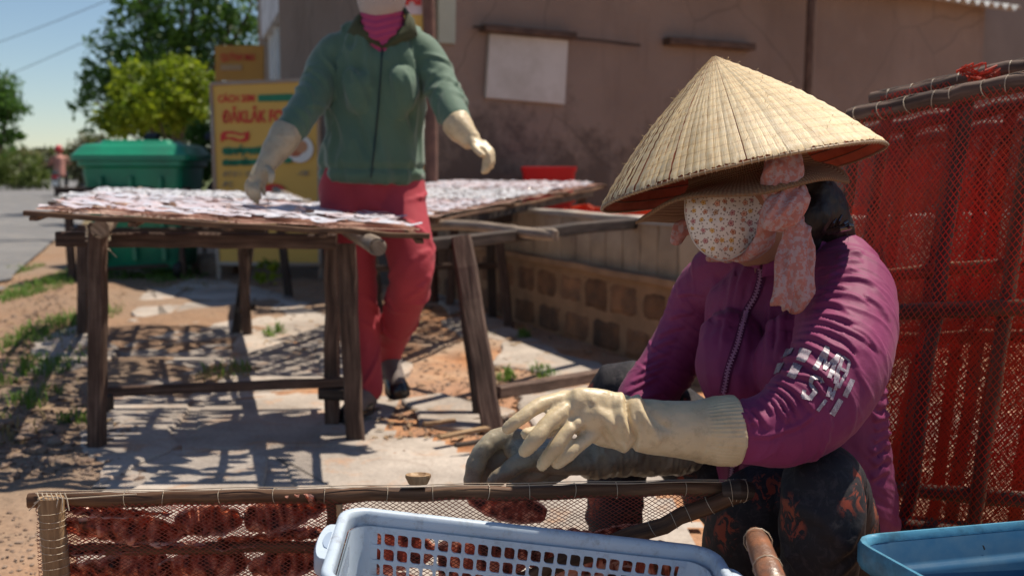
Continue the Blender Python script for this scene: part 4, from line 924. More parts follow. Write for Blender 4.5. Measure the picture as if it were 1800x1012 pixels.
for s in (-1, 1): mb.tube([HC+HS*s*.031+FD*.098+HU*.026, HC+HS*s*.031+FD*.104+HU*.025], [.011, .007], 10)
obj('eyes', mb, simple('eye', (.05, .03, .02), None, 4, .15, 0), wo, True)
# --- jacket
mb = MB(); C_t = limb(mb, tor, AX, 36, 6, (0, 0)); C_n = limb(mb, narm, None, 26, 6, (.5, .3)); C_f = limb(mb, farm, None, 22, 6, (.6, .2))
limb(mb, [(at(1290, 605, 1.71), .062), (at(1294, 640, 1.69), .070), (at(1305, 690, 1.71), .064)], None, 16)      # bust
limb(mb, [(at(1395, 600, 1.63), .05), (at(1392, 640, 1.62), .064), (at(1395, 690, 1.66), .05)], None, 16)
limb(mb, [(at(1260, 475, 1.86), .05), (at(1330, 455, 1.80), .06), (at(1420, 450, 1.76), .064), (at(1480, 478, 1.69), .066)], None, 16)      # shoulders
v, f = remesh(mb, .0027, 14, .5); nv = normals(v, f)
rn = random.Random(4)
# near sleeve folds: theta 0 faces the camera
L1 = []
for s0, am in [(.045, .0030), (.07, .0042), (.092, .0036), (.115, .005), (.137, .0042), (.158, .0055), (.180, .0048), (.203, .006), (.222, .0065), (.238, .006), (.254, .007), (.270, .006), (.287, .007), (.303, .0055), (.322, .005), (.343, .0038), (.37, .004), (.392, .0045), (.412, .004), (.43, .0045), (.45, .003)]:
    for _ in range(1): L1.append((s0+rn.uniform(-.006, .006), rn.uniform(-1.3, 1.5), rn.uniform(.6, 1.35), rn.uniform(.0030, .0052), am*rn.uniform(.55, 1.15), rn.uniform(-.040, -.008)))
L1 = []; s0 = .045
while s0 < .50:
    q_ = .7 if .235 < s0 < .335 else 1; w_ = rn.uniform(.0045, .0065)
    L1.append((s0, rn.uniform(-.9, .9), rn.uniform(.6, 1.3), w_, rn.uniform(.0045, .0075)*q_, rn.uniform(-.030, -.012)))
    L1.append((s0+rn.uniform(.006, .010), rn.choice([-1, 1])*rn.uniform(.8, 2.2), rn.uniform(.3, .7), w_*.8, rn.uniform(.003, .005)*q_, rn.uniform(-.030, .0)))
    s0 += rn.uniform(.014, .024)
d, nd = folds(v, C_n, (-.2, -1, .15), L1, 1.4, True)
L2 = [(s0+rn.uniform(-.005, .005), rn.uniform(-2.8, 2.8), rn.uniform(.5, 1.2), rn.uniform(.0045, .0065), rn.uniform(.003, .0062)*(1.3 if s0 > .24 else .8), rn.uniform(-.02, .02)) for s0 in np.arange(.06, .36, .0105)]
d2, nd2 = folds(v, C_f, (-.3, -1, .2), L2, 1.35, True)
ndt, St, _, _ = near_axis(v, C_t)
d = np.where((nd < nd2), d, 0)+np.where(nd2 <= nd, d2, 0)
# trunk: long soft vertical drapes in front, diagonal pulls near the armholes, waist gathers behind
tm = (nd > 1.22) & (nd2 > 1.22)
vn1 = np.array([noise.fractal(Vector((p[0]*26+p[2]*6, p[1]*26, p[2]*4.5)), 1, 2, 2) for p in v]); vn2 = np.array([noise.fractal(Vector((p[0]*9+3, p[1]*9, p[2]*30+p[0]*22)), 1, 2, 2) for p in v])
back = 1/(1+np.exp(-(v[:, 0]-.60)/.03)); d += np.where(tm, (1-np.abs(vn1)*2.2)*.0030*(1-back)+(1-np.abs(vn2)*2.4)*.0065*back, 0)
# the folds one can see: ridges along traced crease lines, raised out of the cloth
def project(v):
    q = v-np.array([0, 0, CAMZ]); c_, s_ = math.cos(TH), math.sin(TH); dep = q[:, 1]*c_-q[:, 2]*s_; up = q[:, 1]*s_+q[:, 2]*c_
    return np.stack([900+F*q[:, 0]/dep, 506-F*up/dep], 1), q
def crease(v, nv, mask, lines, k=(1300, 422, .3824), w=4.2, amp=.0036):
    P, q = project(v); face = (nv*q).sum(1) < 0; out = np.zeros(len(v)); m0 = np.where(mask & face)[0]; P = P[m0]
    for ln in lines:
        a_ = ln[0] if isinstance(ln[0], (int, float)) else 1; pts = [p for p in ln if not isinstance(p, (int, float))]
        C = catmull([(k[0]+x*k[2], k[1]+y*k[2]) for x, y in pts], 6); dd = np.full(len(P), 1e9); sg = np.zeros(len(P)); tt = np.zeros(len(P)); n_ = len(C)-1
        for i in range(n_):
            ab = C[i+1]-C[i]; L = np.hypot(*ab)+1e-9; u = ab/L; r = P-C[i]; t_ = np.clip(r@u, 0, L); e = r-t_[:, None]*u; di = np.hypot(e[:, 0], e[:, 1]); mm = di < dd
            dd[mm] = di[mm]; sg[mm] = np.sign(u[0]*r[mm, 1]-u[1]*r[mm, 0]); tt[mm] = (i+t_[mm]/L)/n_
        env = np.clip(tt/.18, .15, 1)*np.clip((1-tt)/.25, .0, 1); prof = np.where(sg > 0, np.exp(-(dd/(w*.62))**2)-.42*np.exp(-((dd-w*1.5)/(w*.8))**2), np.exp(-(dd/(w*1.5))**2)); h_ = a_*amp*env*prof
        out[m0] = np.where(np.abs(h_) > np.abs(out[m0]), h_, out[m0])
    return out
arm_lines = [[(370, 265), (440, 250), (520, 262), (600, 300)], [(330, 302), (420, 292), (500, 322)], [(310, 350), (400, 345), (480, 365), (545, 395)], [(280, 385), (380, 375), (470, 405), (560, 450), (610, 500)],
 [(260, 415), (370, 410), (450, 440), (510, 480), (545, 540)], [1.2, (245, 450), (340, 445), (430, 490), (500, 530), (545, 590)], [(235, 485), (300, 480), (380, 520), (460, 570)], [1.7, (180, 552), (260, 548), (340, 590), (400, 640), (462, 692)],
 [1.3, (180, 600), (250, 625), (330, 640), (380, 700), (420, 752)], [1.2, (130, 655), (200, 660), (270, 705), (320, 760), (350, 805)], [1.2, (118, 680), (180, 690), (240, 740), (295, 835)], [1.1, (108, 700), (165, 718), (215, 770), (250, 855)],
 [(96, 708), (150, 735), (190, 790), (222, 840)], [(86, 722), (122, 750), (160, 805)], [(48, 765), (90, 800), (135, 872)], [(18, 772), (50, 810), (82, 862)], [(-10, 790), (22, 822), (50, 868)],
 [(440, 88), (520, 62), (570, 72)], [(430, 130), (500, 98), (570, 105)], [(400, 180), (470, 142), (550, 145)], [(385, 212), (460, 182), (560, 182), (630, 215)], [(345, 242), (430, 217), (510, 226)], [(460, 430), (500, 470), (552, 525)], [(500, 400), (580, 440), (640, 520)], [(560, 250), (640, 300), (690, 380)],
 [(200, 880), (280, 850), (340, 800)], [(60, 900), (140, 900), (220, 870)]]
body_lines = [[1.5, (610, 930), (650, 905), (692, 880)], [1.5, (620, 880), (655, 860), (695, 838)], [1.5, (610, 830), (655, 815), (695, 790)], [1.3, (625, 775), (665, 750), (700, 728)], [1.3, (640, 710), (675, 695), (705, 680)], [1.4, (600, 985), (650, 950), (690, 935)], [1.4, (610, 1040), (650, 1010), (690, 990)], [1.4, (600, 1100), (650, 1070), (690, 1050)],
 [.8, (-100, 80), (-150, 300), (-180, 500)], [.7, (-20, 130), (-60, 350), (-90, 560)], [.8, (60, 180), (30, 400), (10, 620)], [.9, (140, 260), (130, 460), (110, 640)], [.7, (-160, 330), (-40, 370), (100, 400)], [.8, (40, 100), (0, 200), (-30, 330)], [.8, (190, 330), (185, 450), (160, 560)], [.6, (-200, 120), (-170, 250), (-190, 420)]]
far_lines = [[(1098, 694), (1125, 680), (1160, 662)], [(1106, 676), (1135, 662), (1168, 648)], [(1118, 660), (1145, 646), (1176, 634)], [(1130, 642), (1152, 628), (1182, 618)], [(1144, 618), (1166, 604), (1192, 596)], [(1156, 592), (1180, 580), (1206, 574)], [(1090, 706), (1130, 700), (1170, 690)], [(1176, 560), (1200, 552), (1222, 550)], [(1190, 520), (1215, 516), (1240, 520)]]
d *= .45; nearm = (nd < 1.4) & (nd <= nd2)
cr = crease(v, nv, nearm, arm_lines)+crease(v, nv, tm, body_lines, w=6.5, amp=.0038)+crease(v, nv, (nd2 < 1.4) & (nd2 < nd), far_lines, (0, 0, 1), 3.8, .0034)
v = v+nv*(d+cr)[:, None]
JK = cobj('jacket', v, f, MT['magenta'], wo); JV, JF = v, f
bvh = BVHTree.FromPolygons([tuple(x) for x in v], f)
O0 = Vector((0, 0, CAMZ))
def jhit(px, py, lift=.0015, back=None):
    d_ = ray(px, py).normalized(); h = bvh.ray_cast(O0, d_)
    if h[0] is None: return None
    n_ = h[1] if h[1].dot(d_) < 0 else -h[1]
    return h[0]+n_*lift, n_
# zip: tape, teeth, puller
zp = catmull([(1337, 470), (1338, 490), (1328, 520), (1312, 550), (1300, 590), (1287, 630), (1278, 660), (1272, 690)], 8); zp = [tuple(z) for z in zp]; zq = [tuple(z) for z in catmull([(1291, 812), (1287, 840), (1280, 862)], 8)]
for seg in (zp, zq):
    rs = []; teeth = []
    for i, (x, y) in enumerate(seg):
        l = jhit(x-8, y, .0014); r_ = jhit(x+8, y, .0014); c = jhit(x, y, .0045)
        if l and r_ and c: rs.append([l[0], c[0]-c[1]*.001, r_[0]]); teeth.append(c)
    if len(rs) > 2: mb = MB(); mb.rings(rs, cap=False, closed=False); obj('zip_tape', mb, cloth('zip_tape', (.10, .012, .055), (.08, .01, .045)), wo, True)
    if len(teeth) > 3:
        P = [t_[0] for t_ in teeth]; L = np.cumsum([0]+[(P[i+1]-P[i]).length for i in range(len(P)-1)]); mb = MB(); n = int(L[-1]/.0028)
        for i in range(n):
            s = L[-1]*i/n; k = min(len(P)-2, int(np.searchsorted(L, s, 'right'))-1); q = P[k].lerp(P[k+1], (s-L[k])/max(1e-6, L[k+1]-L[k])); t_ = (P[k+1]-P[k]).normalized(); sd = t_.cross(teeth[k][1]).normalized()
            mb.beam(q-sd*.0040*(1 if i % 2 else .4), q+sd*.0040*(.4 if i % 2 else 1), .0018, .0020, up=teeth[k][1], segs=1, wob=0)
        tag(obj('zip_teeth', mb, simple('zip_teeth', (.50, .22, .36), None, 5, .35, 0), wo), kind='stuff')
h = jhit(1334, 462, .006); mb = MB(); mb.beam(h[0]+V(0, 0, .012), h[0]-V(0, 0, .022), .008, .004, up=(0, 1, 0), segs=2, wob=.0005); obj('zip_puller', mb, simple('puller', (.30, .12, .12), None, 5, .4, 0), wo)
# stand collar
cx = [at(1336, 452, 1.665), at(1300, 440, 1.72), at(1300, 425, 1.80), at(1360, 408, 1.86), at(1450, 405, 1.84), at(1500, 425, 1.76), at(1470, 440, 1.68), at(1400, 455, 1.64), at(1340, 466, 1.655)]
cc = [Vector(x) for x in catmull(cx, 6)]; mb = MB(); rs = []
for i, p in enumerate(cc):
    q = i/(len(cc)-1); hh = .035+.02*math.sin(q*3.14); inw = (V(1400/1.0, 0, 0)*0); o = (at(1395, 440, 1.755)-p); o.z = 0; o.normalize(); w_ = .004*fbm(i*.5, 3)
    rs.append([p-V(0, 0, .02)-o*.002, p+V(0, 0, hh*.5)+o*(.004+w_), p+V(0, 0, hh)+o*.012, p+V(0, 0, hh)+o*.016, p-V(0, 0, .02)+o*.006])
mb.rings(rs); obj('collar', mb, MT['magenta_rib'], wo, True, 2)
# printed lettering on the sleeve, laid on the cloth
MT['silver'] = (lambda t: t.fin(t.mix(t.ramp(t.noise(t.coord('Object'), 700, 2, .8), [(.42, 0), (.62, .8)]), (.36, .35, .37), (.17, .05, .12)), .4, None, .6))(NT('silver_print'))
def px_print(name, polys, thick=.0016):
    """outline polygons given in picture pixels are dropped on the sleeve as thin film, finely cut so it follows the folds"""
    bm = bmesh.new()
    for poly in polys:
        vs = [bm.verts.new((x, y, 0)) for x, y in poly]; bm.faces.new(vs)
    bmesh.ops.triangulate(bm, faces=bm.faces)
    for _ in range(14):
        es = [e for e in bm.edges if e.calc_length() > 2.2]
        if not es: break
        bmesh.ops.subdivide_edges(bm, edges=es, cuts=1); bmesh.ops.triangulate(bm, faces=[f_ for f_ in bm.faces if len(f_.verts) > 3])
    mb = MB(); ok = {}
    for v_ in bm.verts:
        h = jhit(v_.co.x, v_.co.y, thick)
        if h: ok[v_.index] = 1
        mb.v.append(tuple(h[0]) if h else (0, 0, 0)); mb.g.append((0, 0, 0))
    bm.verts.index_update(); P = mb.v
    for f_ in bm.faces:
        ii = [v_.index for v_ in f_.verts]
        if any(P[i] == (0, 0, 0) for i in ii): continue
        if max((Vector(P[ii[a]])-Vector(P[ii[a-1]])).length for a in range(3)) < .03: mb.f.append(tuple(ii))
    bm.free()
    if mb.f: 
        used = sorted({i for f_ in mb.f for i in f_}); mp_ = {j: i for i, j in enumerate(used)}; mb.f = [tuple(mp_[i] for i in f_) for f_ in mb.f]; mb.v = [mb.v[i] for i in used]; mb.g = mb.v
        tag(obj(name, mb, MT['silver'], wo, True, 3), kind='stuff')
def z(x, y): return (1360+x/5.622, 560+y/5.622)
def bar(x0, y0, x1, y1, w): # stroke from-to with width w (zoomed px)
    dx, dy = x1-x0, y1-y0; L = math.hypot(dx, dy); nx, ny = -dy/L*w/2, dx/L*w/2; nx, ny = nx*1.25, ny*1.25; return [z(x0+nx, y0+ny), z(x0-nx, y0-ny), z(x1-nx, y1-ny), z(x1+nx, y1+ny)]
px_print('sleeve_bar', [[z(265, 292), z(380, 322), z(318, 432), z(228, 400)]])
px_print('sleeve_bar', [[z(205, 432), z(290, 462), z(212, 600), z(135, 560)]])
px_print('sleeve_bar', [[z(120, 300), z(205, 290), z(175, 350), z(80, 395)]])
px_print('sleeve_bar', [[z(40, 440), z(112, 430), z(60, 530), z(0, 545)]])
px_print('letter_i', [bar(540, 275, 410, 500, 44)])
px_print('letter_m', [bar(540, 275, 500, 505, 26), bar(500, 505, 650, 345, 26), bar(650, 345, 545, 585, 34)])
px_print('letter_m', [bar(610, 420, 585, 560, 20), bar(650, 470, 600, 640, 24), bar(640, 545, 610, 700, 24)])
px_print('letter_b', [bar(685, 375, 605, 600, 28), bar(685, 375, 750, 420, 24), bar(750, 420, 720, 530, 24), bar(720, 530, 640, 480, 20), bar(700, 560, 640, 680, 24), bar(605, 600, 650, 680, 22), bar(720, 530, 700, 570, 24)])
px_print('letter_s', [bar(480, 640, 470, 580, 34), bar(470, 590, 385, 580, 36), bar(385, 575, 365, 660, 36), bar(365, 650, 425, 720, 38), bar(420, 710, 350, 800, 38), bar(360, 795, 290, 760, 34), bar(290, 770, 305, 705, 32)])
px_print('letter_t', [bar(560, 675, 530, 770, 34), bar(530, 720, 600, 750, 24), bar(610, 690, 565, 800, 24)])
px_print('letter_i', [bar(520, 800, 430, 910, 26)])
px_print('letter_l', [bar(775, 600, 700, 770, 42), bar(660, 800, 570, 950, 44)])

# --- trousers
t = NT('flowered_black_cloth'); c = t.coord('Object', (1.15, 1.0, .9)); vo = t.n('TexVoronoi'); vo.inputs['Scale'].default_value = 11; t.l(t.mix(.06, c, t.n('TexNoise').outputs['Color']), vo.inputs['Vector'])
pet = t.noise(c, 42, 5, .65, 1.2); m1 = t.ramp(vo.outputs['Distance'], [(.27, 1), (.38, 0)]); m2 = t.ramp(pet, [(.50, 0), (.56, 1)])
fl = t.mix(t.noise(c, 18, 2), (.27, .022, .014), (.18, .07, .035)); col = t.mix(t.math('MULTIPLY', m1, m2), t.mix(t.ramp(t.noise(c, 55, 5, .7, 1), [(.5, 0), (.62, .5)]), (.016, .014, .017), (.05, .042, .046)), fl)
MT['floral'] = t.fin(col, .75, t.bump(t.noise(c, 900, 2), .2, .0005, t.bump(t.noise(c, 30, 4), .4, .006)), .3)
mb = MB(); C1 = limb(mb, [(p, r*1.12) for p, r in [(nleg[i][0], nleg[i][1]) for i in range(6)]], None, 22, 6); C2 = limb(mb, [(fleg[i][0], fleg[i][1]*1.12) for i in range(6)], None, 22, 6)
limb(mb, [(at(1400, 850, 1.62), .05), (at(1345, 900, 1.62), .085), (at(1335, 980, 1.66), .10), (at(1350, 1080, 1.72), .10)]); limb(mb, [(at(1420, 1020, 1.85), .150, .13), (at(1415, 950, 1.83), .14, .12)], AX)
v, f = remesh(mb, .0055, 5); nv = normals(v, f)
a1, _ = folds(v, C1, (0, -1, 0), [(s, rn.uniform(-2, 2), rn.uniform(.5, 1.1), .009, rn.uniform(.003, .007), rn.uniform(-.05, .05)) for s in np.arange(.08, .6, .022)], 1.5)
a2, _ = folds(v, C2, (0, -1, 0), [(s, rn.uniform(-2, 2), rn.uniform(.5, 1.1), .010, rn.uniform(.003, .007), rn.uniform(-.05, .05)) for s in np.arange(.15, .8, .024)], 1.5)
v = v+nv*(a1+a2)[:, None]; cobj('trousers', v, f, MT['floral'], wo)
for lg in (nleg, fleg):
    q = Vector(lg[-1][0]); mb = MB(); mb.rings([[V(q.x-.055+.11*math.cos(a)*1.0, q.y-.03+.045*math.sin(a), z_) for a in [6.283*i/16 for i in range(16)]] for z_ in (.004, .022)]); obj('sandal', mb, MT['black'], wo, True)
sto = empty('stool', (C_t[0][0], C_t[0][1]+.02, 0), 'low wooden stool the seated woman squats on', 'stool'); WL[sto.name] = Vector(sto.location); sx0, sy0 = sto.location.x, sto.location.y
mb = MB(); mb.beam(V(sx0-.15, sy0, .12), V(sx0+.15, sy0, .12), .2, .025); obj('seat', mb, MT['wood'], sto)
for a in (-.11, .11):
    for b in (-.07, .07): leg(sto, V(sx0+a, sy0+b, -.02), V(sx0+a, sy0+b, .11), .03, .03)

# ============================================================ GLOVES
def finger(mb, P, r): return limb(mb, [(p, r*k) for p, k in zip(P, (1.12, 1.05, 1.0, .97, .82)[-len(P):])], None, 14, 6, (1, 1))
def glove(name, arm, palm, fingers, mat, cuff, vox=.0024, ribs=True):
    mb = MB(); Ca = limb(mb, arm, None, 40, 8, (0, .4)); [limb(mb, p, s_, 20, 6) for p, s_ in palm]; tips = []
    for P, r in fingers: finger(mb, P, r); tips.append((np.array(P[-1]), r))
    v, f = remesh(mb, vox, 4, .5); nv = normals(v, f); nd, S, Pn, seg = near_axis(v, Ca)
    T = Ca[2, :3]-Ca[0, :3]; T /= np.linalg.norm(T); r = v-Pn; ref = np.array((0, 0, 1.)); b = np.cross(T, ref); th = np.arctan2(r@b, r@ref)
    d = np.zeros(len(v))
    if ribs: d += np.where(S < cuff, (.0009*np.cos(th*50))*np.clip((cuff-S)/.004, 0, 1)*np.clip(S/.004, 0, 1)+.0008, 0)*(nd < 1.4)
    d += .0012*vnoise(v, 38, 1)+.0004*vnoise(v, 90, 5)*(S > cuff)
    # grip knobs on the finger pads
    for tp, rr in tips:
        q = np.linalg.norm(v-tp, axis=1); m = q < rr*2.6; d[m] += .00035*np.clip(np.sin(v[m, 0]*2100+v[m, 2]*1300)*np.sin(v[m, 2]*2100-v[m, 0]*1300+v[m, 1]*900), 0, 1)*2
    return v, f, nv, d, nd, S, Ca
# near glove
Yn = 1.43
arm = [(at(1293, 756, 1.406), .0500, .0495), (at(1262, 757, 1.403), .0492, .0485), (at(1232, 757, 1.4), .0445, .0440), (at(1180, 753, 1.389), .0405, .038), (at(1130, 748, 1.378), .039, .0345), (at(1106, 744, 1.371), .039, .0325)]
palm = [([(at(1112, 744, 1.371), .032, .038), (at(1086, 738, 1.366), .026, .038), (at(1050, 728, 1.361), .022, .037), (at(1012, 720, 1.356), .020, .033)], (0, 1, 0)),
        ([(at(1100, 768, 1.371), .02), (at(1062, 762, 1.361), .018), (at(1040, 752, 1.352), .016), (at(1024, 756, 1.348), .011)], None), ([(at(1100, 716, 1.376), .018), (at(1040, 708, 1.366), .016), (at(990, 703, 1.361), .014)], None),
        ([(at(992, 708, 1.358), .012), (at(1015, 722, 1.351), .015), (at(1038, 740, 1.348), .015), (at(1062, 756, 1.354), .013)], None), ([(at(1100, 742, 1.361), .026), (at(1060, 735, 1.354), .022), (at(1030, 726, 1.351), .018)], None)]
fi = [([at(1020, 702, 1.366), at(978, 704, 1.354), at(945, 714, 1.338), at(915, 735, 1.321), at(893, 752, 1.318)], .0104),
      ([at(1030, 722, 1.361), at(996, 722, 1.344), at(966, 742, 1.328), at(940, 772, 1.311), at(923, 792, 1.316)], .0117),
      ([at(1050, 742, 1.368), at(1016, 742, 1.341), at(992, 764, 1.328), at(970, 794, 1.318), at(953, 817, 1.326)], .0104),
      ([at(1068, 752, 1.356), at(1048, 758, 1.348), at(1025, 775, 1.336), at(1000, 797, 1.326), at(979, 814, 1.331)], .0104),
      ([at(1060, 735, 1.381), at(1010, 745, 1.401), at(960, 757, 1.396), at(925, 762, 1.386)], .0105)]
v, f, nv, d, nd, S, Ca = glove('glove', arm, palm, fi, None, .058)
# baggy wrist: a deep fold and some creases across the back of the hand
for (x0, y0, x1, y1, w, a) in [(1103, 700, 1112, 795, .0045, -.0085), (1092, 700, 1100, 790, .0065, .0052), (1122, 702, 1150, 770, .007, .0055), (1135, 712, 1170, 752, .006, -.004), (1074, 690, 1080, 735, .003, -.0014), (1058, 745, 1078, 780, .004, -.004), (1070, 740, 1090, 775, .0045, .003), (1040, 700, 1075, 740, .006, .0018), (1000, 712, 1012, 738, .004, -.002)]:
    A = np.array(at(x0, y0, 1.356)); B = np.array(at(x1, y1, 1.356)); ab = (B-A)[[0, 2]]; L = np.linalg.norm(ab); ab /= L; q = v[:, [0, 2]]-A[[0, 2]]; s = q@ab; u = q@np.array([-ab[1], ab[0]])+.0025*np.sin(s*90)
    env = np.clip((s+.01)/.012, 0, 1)*np.clip((L-s+.01)/.012, 0, 1)*(nv[:, 1] < .2); d += a*env*np.exp(-(u/w)**2)
v = v+nv*d[:, None]; cobj('glove', v, f, MT['glove'], wo)
# far glove, palm up beneath it
Yf = 1.62
arm = [(at(1210, 790, 1.78), .044), (at(1150, 795, 1.74), .042), (at(1090, 798, 1.69), .038), (at(1030, 806, 1.64), .034)]
palm = [([(at(1040, 806, 1.65), .034, .026), (at(990, 803, 1.62), .038, .024), (at(935, 795, 1.60), .040, .022), (at(905, 790, 1.59), .034, .018)], (0, 1, .2)), ([(at(935, 795, 1.625), .030, .022), (at(895, 800, 1.62), .034, .018), (at(868, 822, 1.612), .030, .015), (at(862, 845, 1.61), .024, .013)], (1, 0, -.3))]
fi = [([at(930, 780, 1.62), at(888, 768, 1.60), at(858, 782, 1.585), at(838, 812, 1.575), at(828, 848, 1.57)], .0165),
      ([at(950, 782, 1.64), at(905, 772, 1.63), at(872, 785, 1.62), at(855, 815, 1.61), at(850, 845, 1.60)], .014),
      ([at(990, 800, 1.585), at(950, 800, 1.56), at(915, 812, 1.55), at(888, 830, 1.545), at(868, 846, 1.545)], .0150),
      ([at(960, 822, 1.60), at(930, 838, 1.585), at(900, 852, 1.58)], .0135), ([at(990, 828, 1.61), at(960, 844, 1.60), at(930, 858, 1.59)], .0125)]
v, f, nv, d, nd, S, Ca = glove('glove', arm, palm, fi, None, .0, .0028, False)
d += .0022*vnoise(v, 30, 9, 3)+.0018*(1-np.abs(vnoise(v*np.array([1.0, .5, .35]), 70, 3, 1))*4).clip(-1, 1)*np.clip((v[:, 0]-.10)/.05, 0, 1); v = v+nv*d[:, None]; cobj('glove', v, f, MT['gloved'], wo)
# ============================================================ CONE HAT
t = NT('palm_leaf'); c = t.coord('gc', (1, 0, 1)); n1 = t.noise(t.coord('gc', (1, 0, .06)), 260, 4, .6); n2 = t.noise(c, 26, 4); sr = t.n('SeparateXYZ'); t.l(t.coord('gc'), sr.inputs[0]); rg = t.math('ABSOLUTE', t.math('SUBTRACT', t.math('FRACT', sr.outputs[1]), .5)); ring = t.ramp(rg, [(.03, 1), (.17, 0)]); oi = t.n('ObjectInfo')
col = t.mix(t.ramp(n1, [(.35, 0), (.7, 1)]), (.90, .66, .33), (.95, .82, .54)); col = t.mix(t.ramp(n2, [(.5, 0), (.75, .7)]), col, (.60, .38, .16)); col = t.mix(t.math('MULTIPLY', ring, .35), col, (.93, .82, .62)); col = t.mix(t.math('MULTIPLY', t.ramp(rg, [(.40, 0), (.5, 1)]), .45), col, (.50, .32, .15))
k = t.math('MULTIPLY_ADD', oi.outputs['Random'], .36, .78); cc_ = t.n('CombineColor'); [t.l(k, cc_.inputs[i]) for i in range(3)]; col = t.mix(1.0, col, cc_.outputs[0], 'MULTIPLY')
MT['leafhat'] = t.fin(col, t.ramp(n1, [(.3, .32), (.7, .5)]), t.bump(n1, .7, .0018), .45, .3)
MT['lining'] = simple('leaf_lining', (.50, .17, .10), (.38, .12, .07), 30, .8, .5, 260, .001, st=(1, 1, 1), trans=.5)
MT['hoop'] = simple('bamboo_hoop', (.13, .07, .04), (.08, .045, .025), 40, .6, .3, 200)
MT['straw'] = simple('straw', (.62, .47, .26), (.5, .34, .16), 60, .6, .2, 300)
def cone_hat(parent, Cw, axis, Rr, Hh, nst=124, seed=2, detail=True):
    axis = Vector(axis).normalized(); rd = random.Random(seed)
    q = axis.to_track_quat('Z', 'Y'); 
    def prof(s): # s 0 apex..1 rim ; slight outward flare
        return Rr*s*(1+.02*math.sin(s*3.14)), Hh*(1-s)+.010*math.sin(s*3.14)-.006*s**6
    mb = MB(); n = 96; rs = []
    for i in range(25):
        s = max(.004, i/24); r, z_ = prof(s); rs.append([V(r*math.cos(6.2832*j/n), r*math.sin(6.2832*j/n), z_-.0022) for j in range(n)])
    for i in range(24, -1, -1):
        s = max(.004, i/24); r, z_ = prof(s); rs.append([V(r*.997*math.cos(6.2832*j/n), r*.997*math.sin(6.2832*j/n), z_-.0040) for j in range(n)])
    mb.rings(rs, cap=False); me = new_mesh('conical_hat', mb.v, mb.f, mb.g)
    hat = link('conical_hat', me, MT['lining'], parent, Cw-WL[parent.name]); hat.rotation_mode = 'QUATERNION'; hat.rotation_quaternion = q; WL[hat.name] = Vector(Cw)
    vars_ = []
    for k in range(6):
        vs = []; gs = []; fs = []; ns = 34; w = 2*math.pi/nst; end = 1.0+rd.choice([.0, .003, -.006, .006, -.012])
        for i in range(ns+1):
            s = .012+(end-.012)*i/ns; r, z_ = prof(s); u = (s*16) % 1.0; rip = (.0011*math.exp(-((u-.5)/.17)**2)) if detail else 0; rip += .0012*fbm(s*12, k*7)
            lift = .0004+.0005*s
            for a, hh in ((-.56, 0.0), (-.18, lift*.9), (.2, lift*1.3), (.53, lift*1.2)):
                an = w*a*(1+.05*fbm(s*4, k*3)); f_ = 1+(hh+rip)/Rr; jag = .002*rd.uniform(-1, 1)*(i == ns)
                vs.append((r*f_*math.cos(an), r*f_*math.sin(an), z_+hh+rip+jag)); gs.append((an*Rr*4+k, s*16, s*Rr*1.3+k*3))
        for i in range(ns):
            for j in range(3): fs.append((i*4+j, i*4+j+1, (i+1)*4+j+1, (i+1)*4+j))
        m = new_mesh('leaf_strip', vs, fs, gs); m.materials.append(MT['leafhat']); vars_.append(m)
    for k in range(nst):
        o = link('leaf_strip', vars_[rd.randrange(6)], None, hat); o.rotation_euler = (rd.uniform(-.0015, .0015), rd.uniform(-.0015, .0015), 2*math.pi*k/nst+rd.uniform(-.008, .008))
    if detail:
        for i in range(1, 16):
            r, z_ = prof(i/16); mb = MB(); mb.tube([V(r*.985*math.cos(a), r*.985*math.sin(a), z_-.0052) for a in [6.2832*j/80 for j in range(81)]], .0011, 5, cap=False); m = new_mesh('hoop', mb.v, mb.f, mb.g); link('hoop', m, MT['hoop'], hat)
    r, z_ = prof(1.0); mb = MB(); mb.tube([V((r+.0012*fbm(a*2, 1))*math.cos(a), (r+.0012*fbm(a*2, 1))*math.sin(a), z_-.002+.001*fbm(a*3, 7)) for a in [6.2832*j/120 for j in range(121)]], .0026, 8, cap=False)
    m = new_mesh('rim_hoop', mb.v, mb.f, mb.g); link('rim_hoop', m, MT['palebamboo'], hat)
    if detail:
        mb = MB()
        for j in range(150):
            a = 6.2832*j/150+rd.uniform(-.01, .01); c = V(r*math.cos(a), r*math.sin(a), z_-.002); d = V(math.cos(a), math.sin(a), 0)
            mb.tube([c-d*.004+V(0, 0, .0032), c+d*.0012+V(0, 0, .0036), c+d*.0034, c-d*.0004-V(0, 0, .0034)], .00055, 4)
        m = new_mesh('rim_stitching', mb.v, mb.f, mb.g); tag(link('rim_stitching', m, MT['rail_net'], hat), kind='stuff')
        mb = MB()
        for j in range(230):
            s = rd.uniform(.02, 1)**.7; a = rd.uniform(0, 6.28); rr_, zz_ = prof(s); c = V(rr_*math.cos(a), rr_*math.sin(a), zz_+.001); d = V(math.cos(a), math.sin(a), rd.uniform(.2, 1.4)).normalized(); e_ = V(-math.sin(a), math.cos(a), 0)*rd.uniform(-1, 1); L = rd.uniform(.002, .009)*(1.3 if s > .95 else 1)
            mb.tube([c, c+(d+e_*.4)*L*.5, c+(d+e_)*L], [.00035, .0003, .0001], 3)
        for j in range(16):      # torn tuft on the left slope
            a = math.pi+rd.uniform(.25, .42)-.2; rr_, zz_ = prof(.36+rd.uniform(-.02, .02)); c = V(rr_*math.cos(a), rr_*math.sin(a), zz_+.001); mb.tube([c, c+V(-.006, rd.uniform(-.004, .004), .008)*rd.uniform(.6, 1.6)], [.0009, .0004], 4)
        m = new_mesh('loose_fibres', mb.v, mb.f, mb.g); tag(link('loose_fibres', m, MT['straw'], hat), kind='stuff')
    return hat
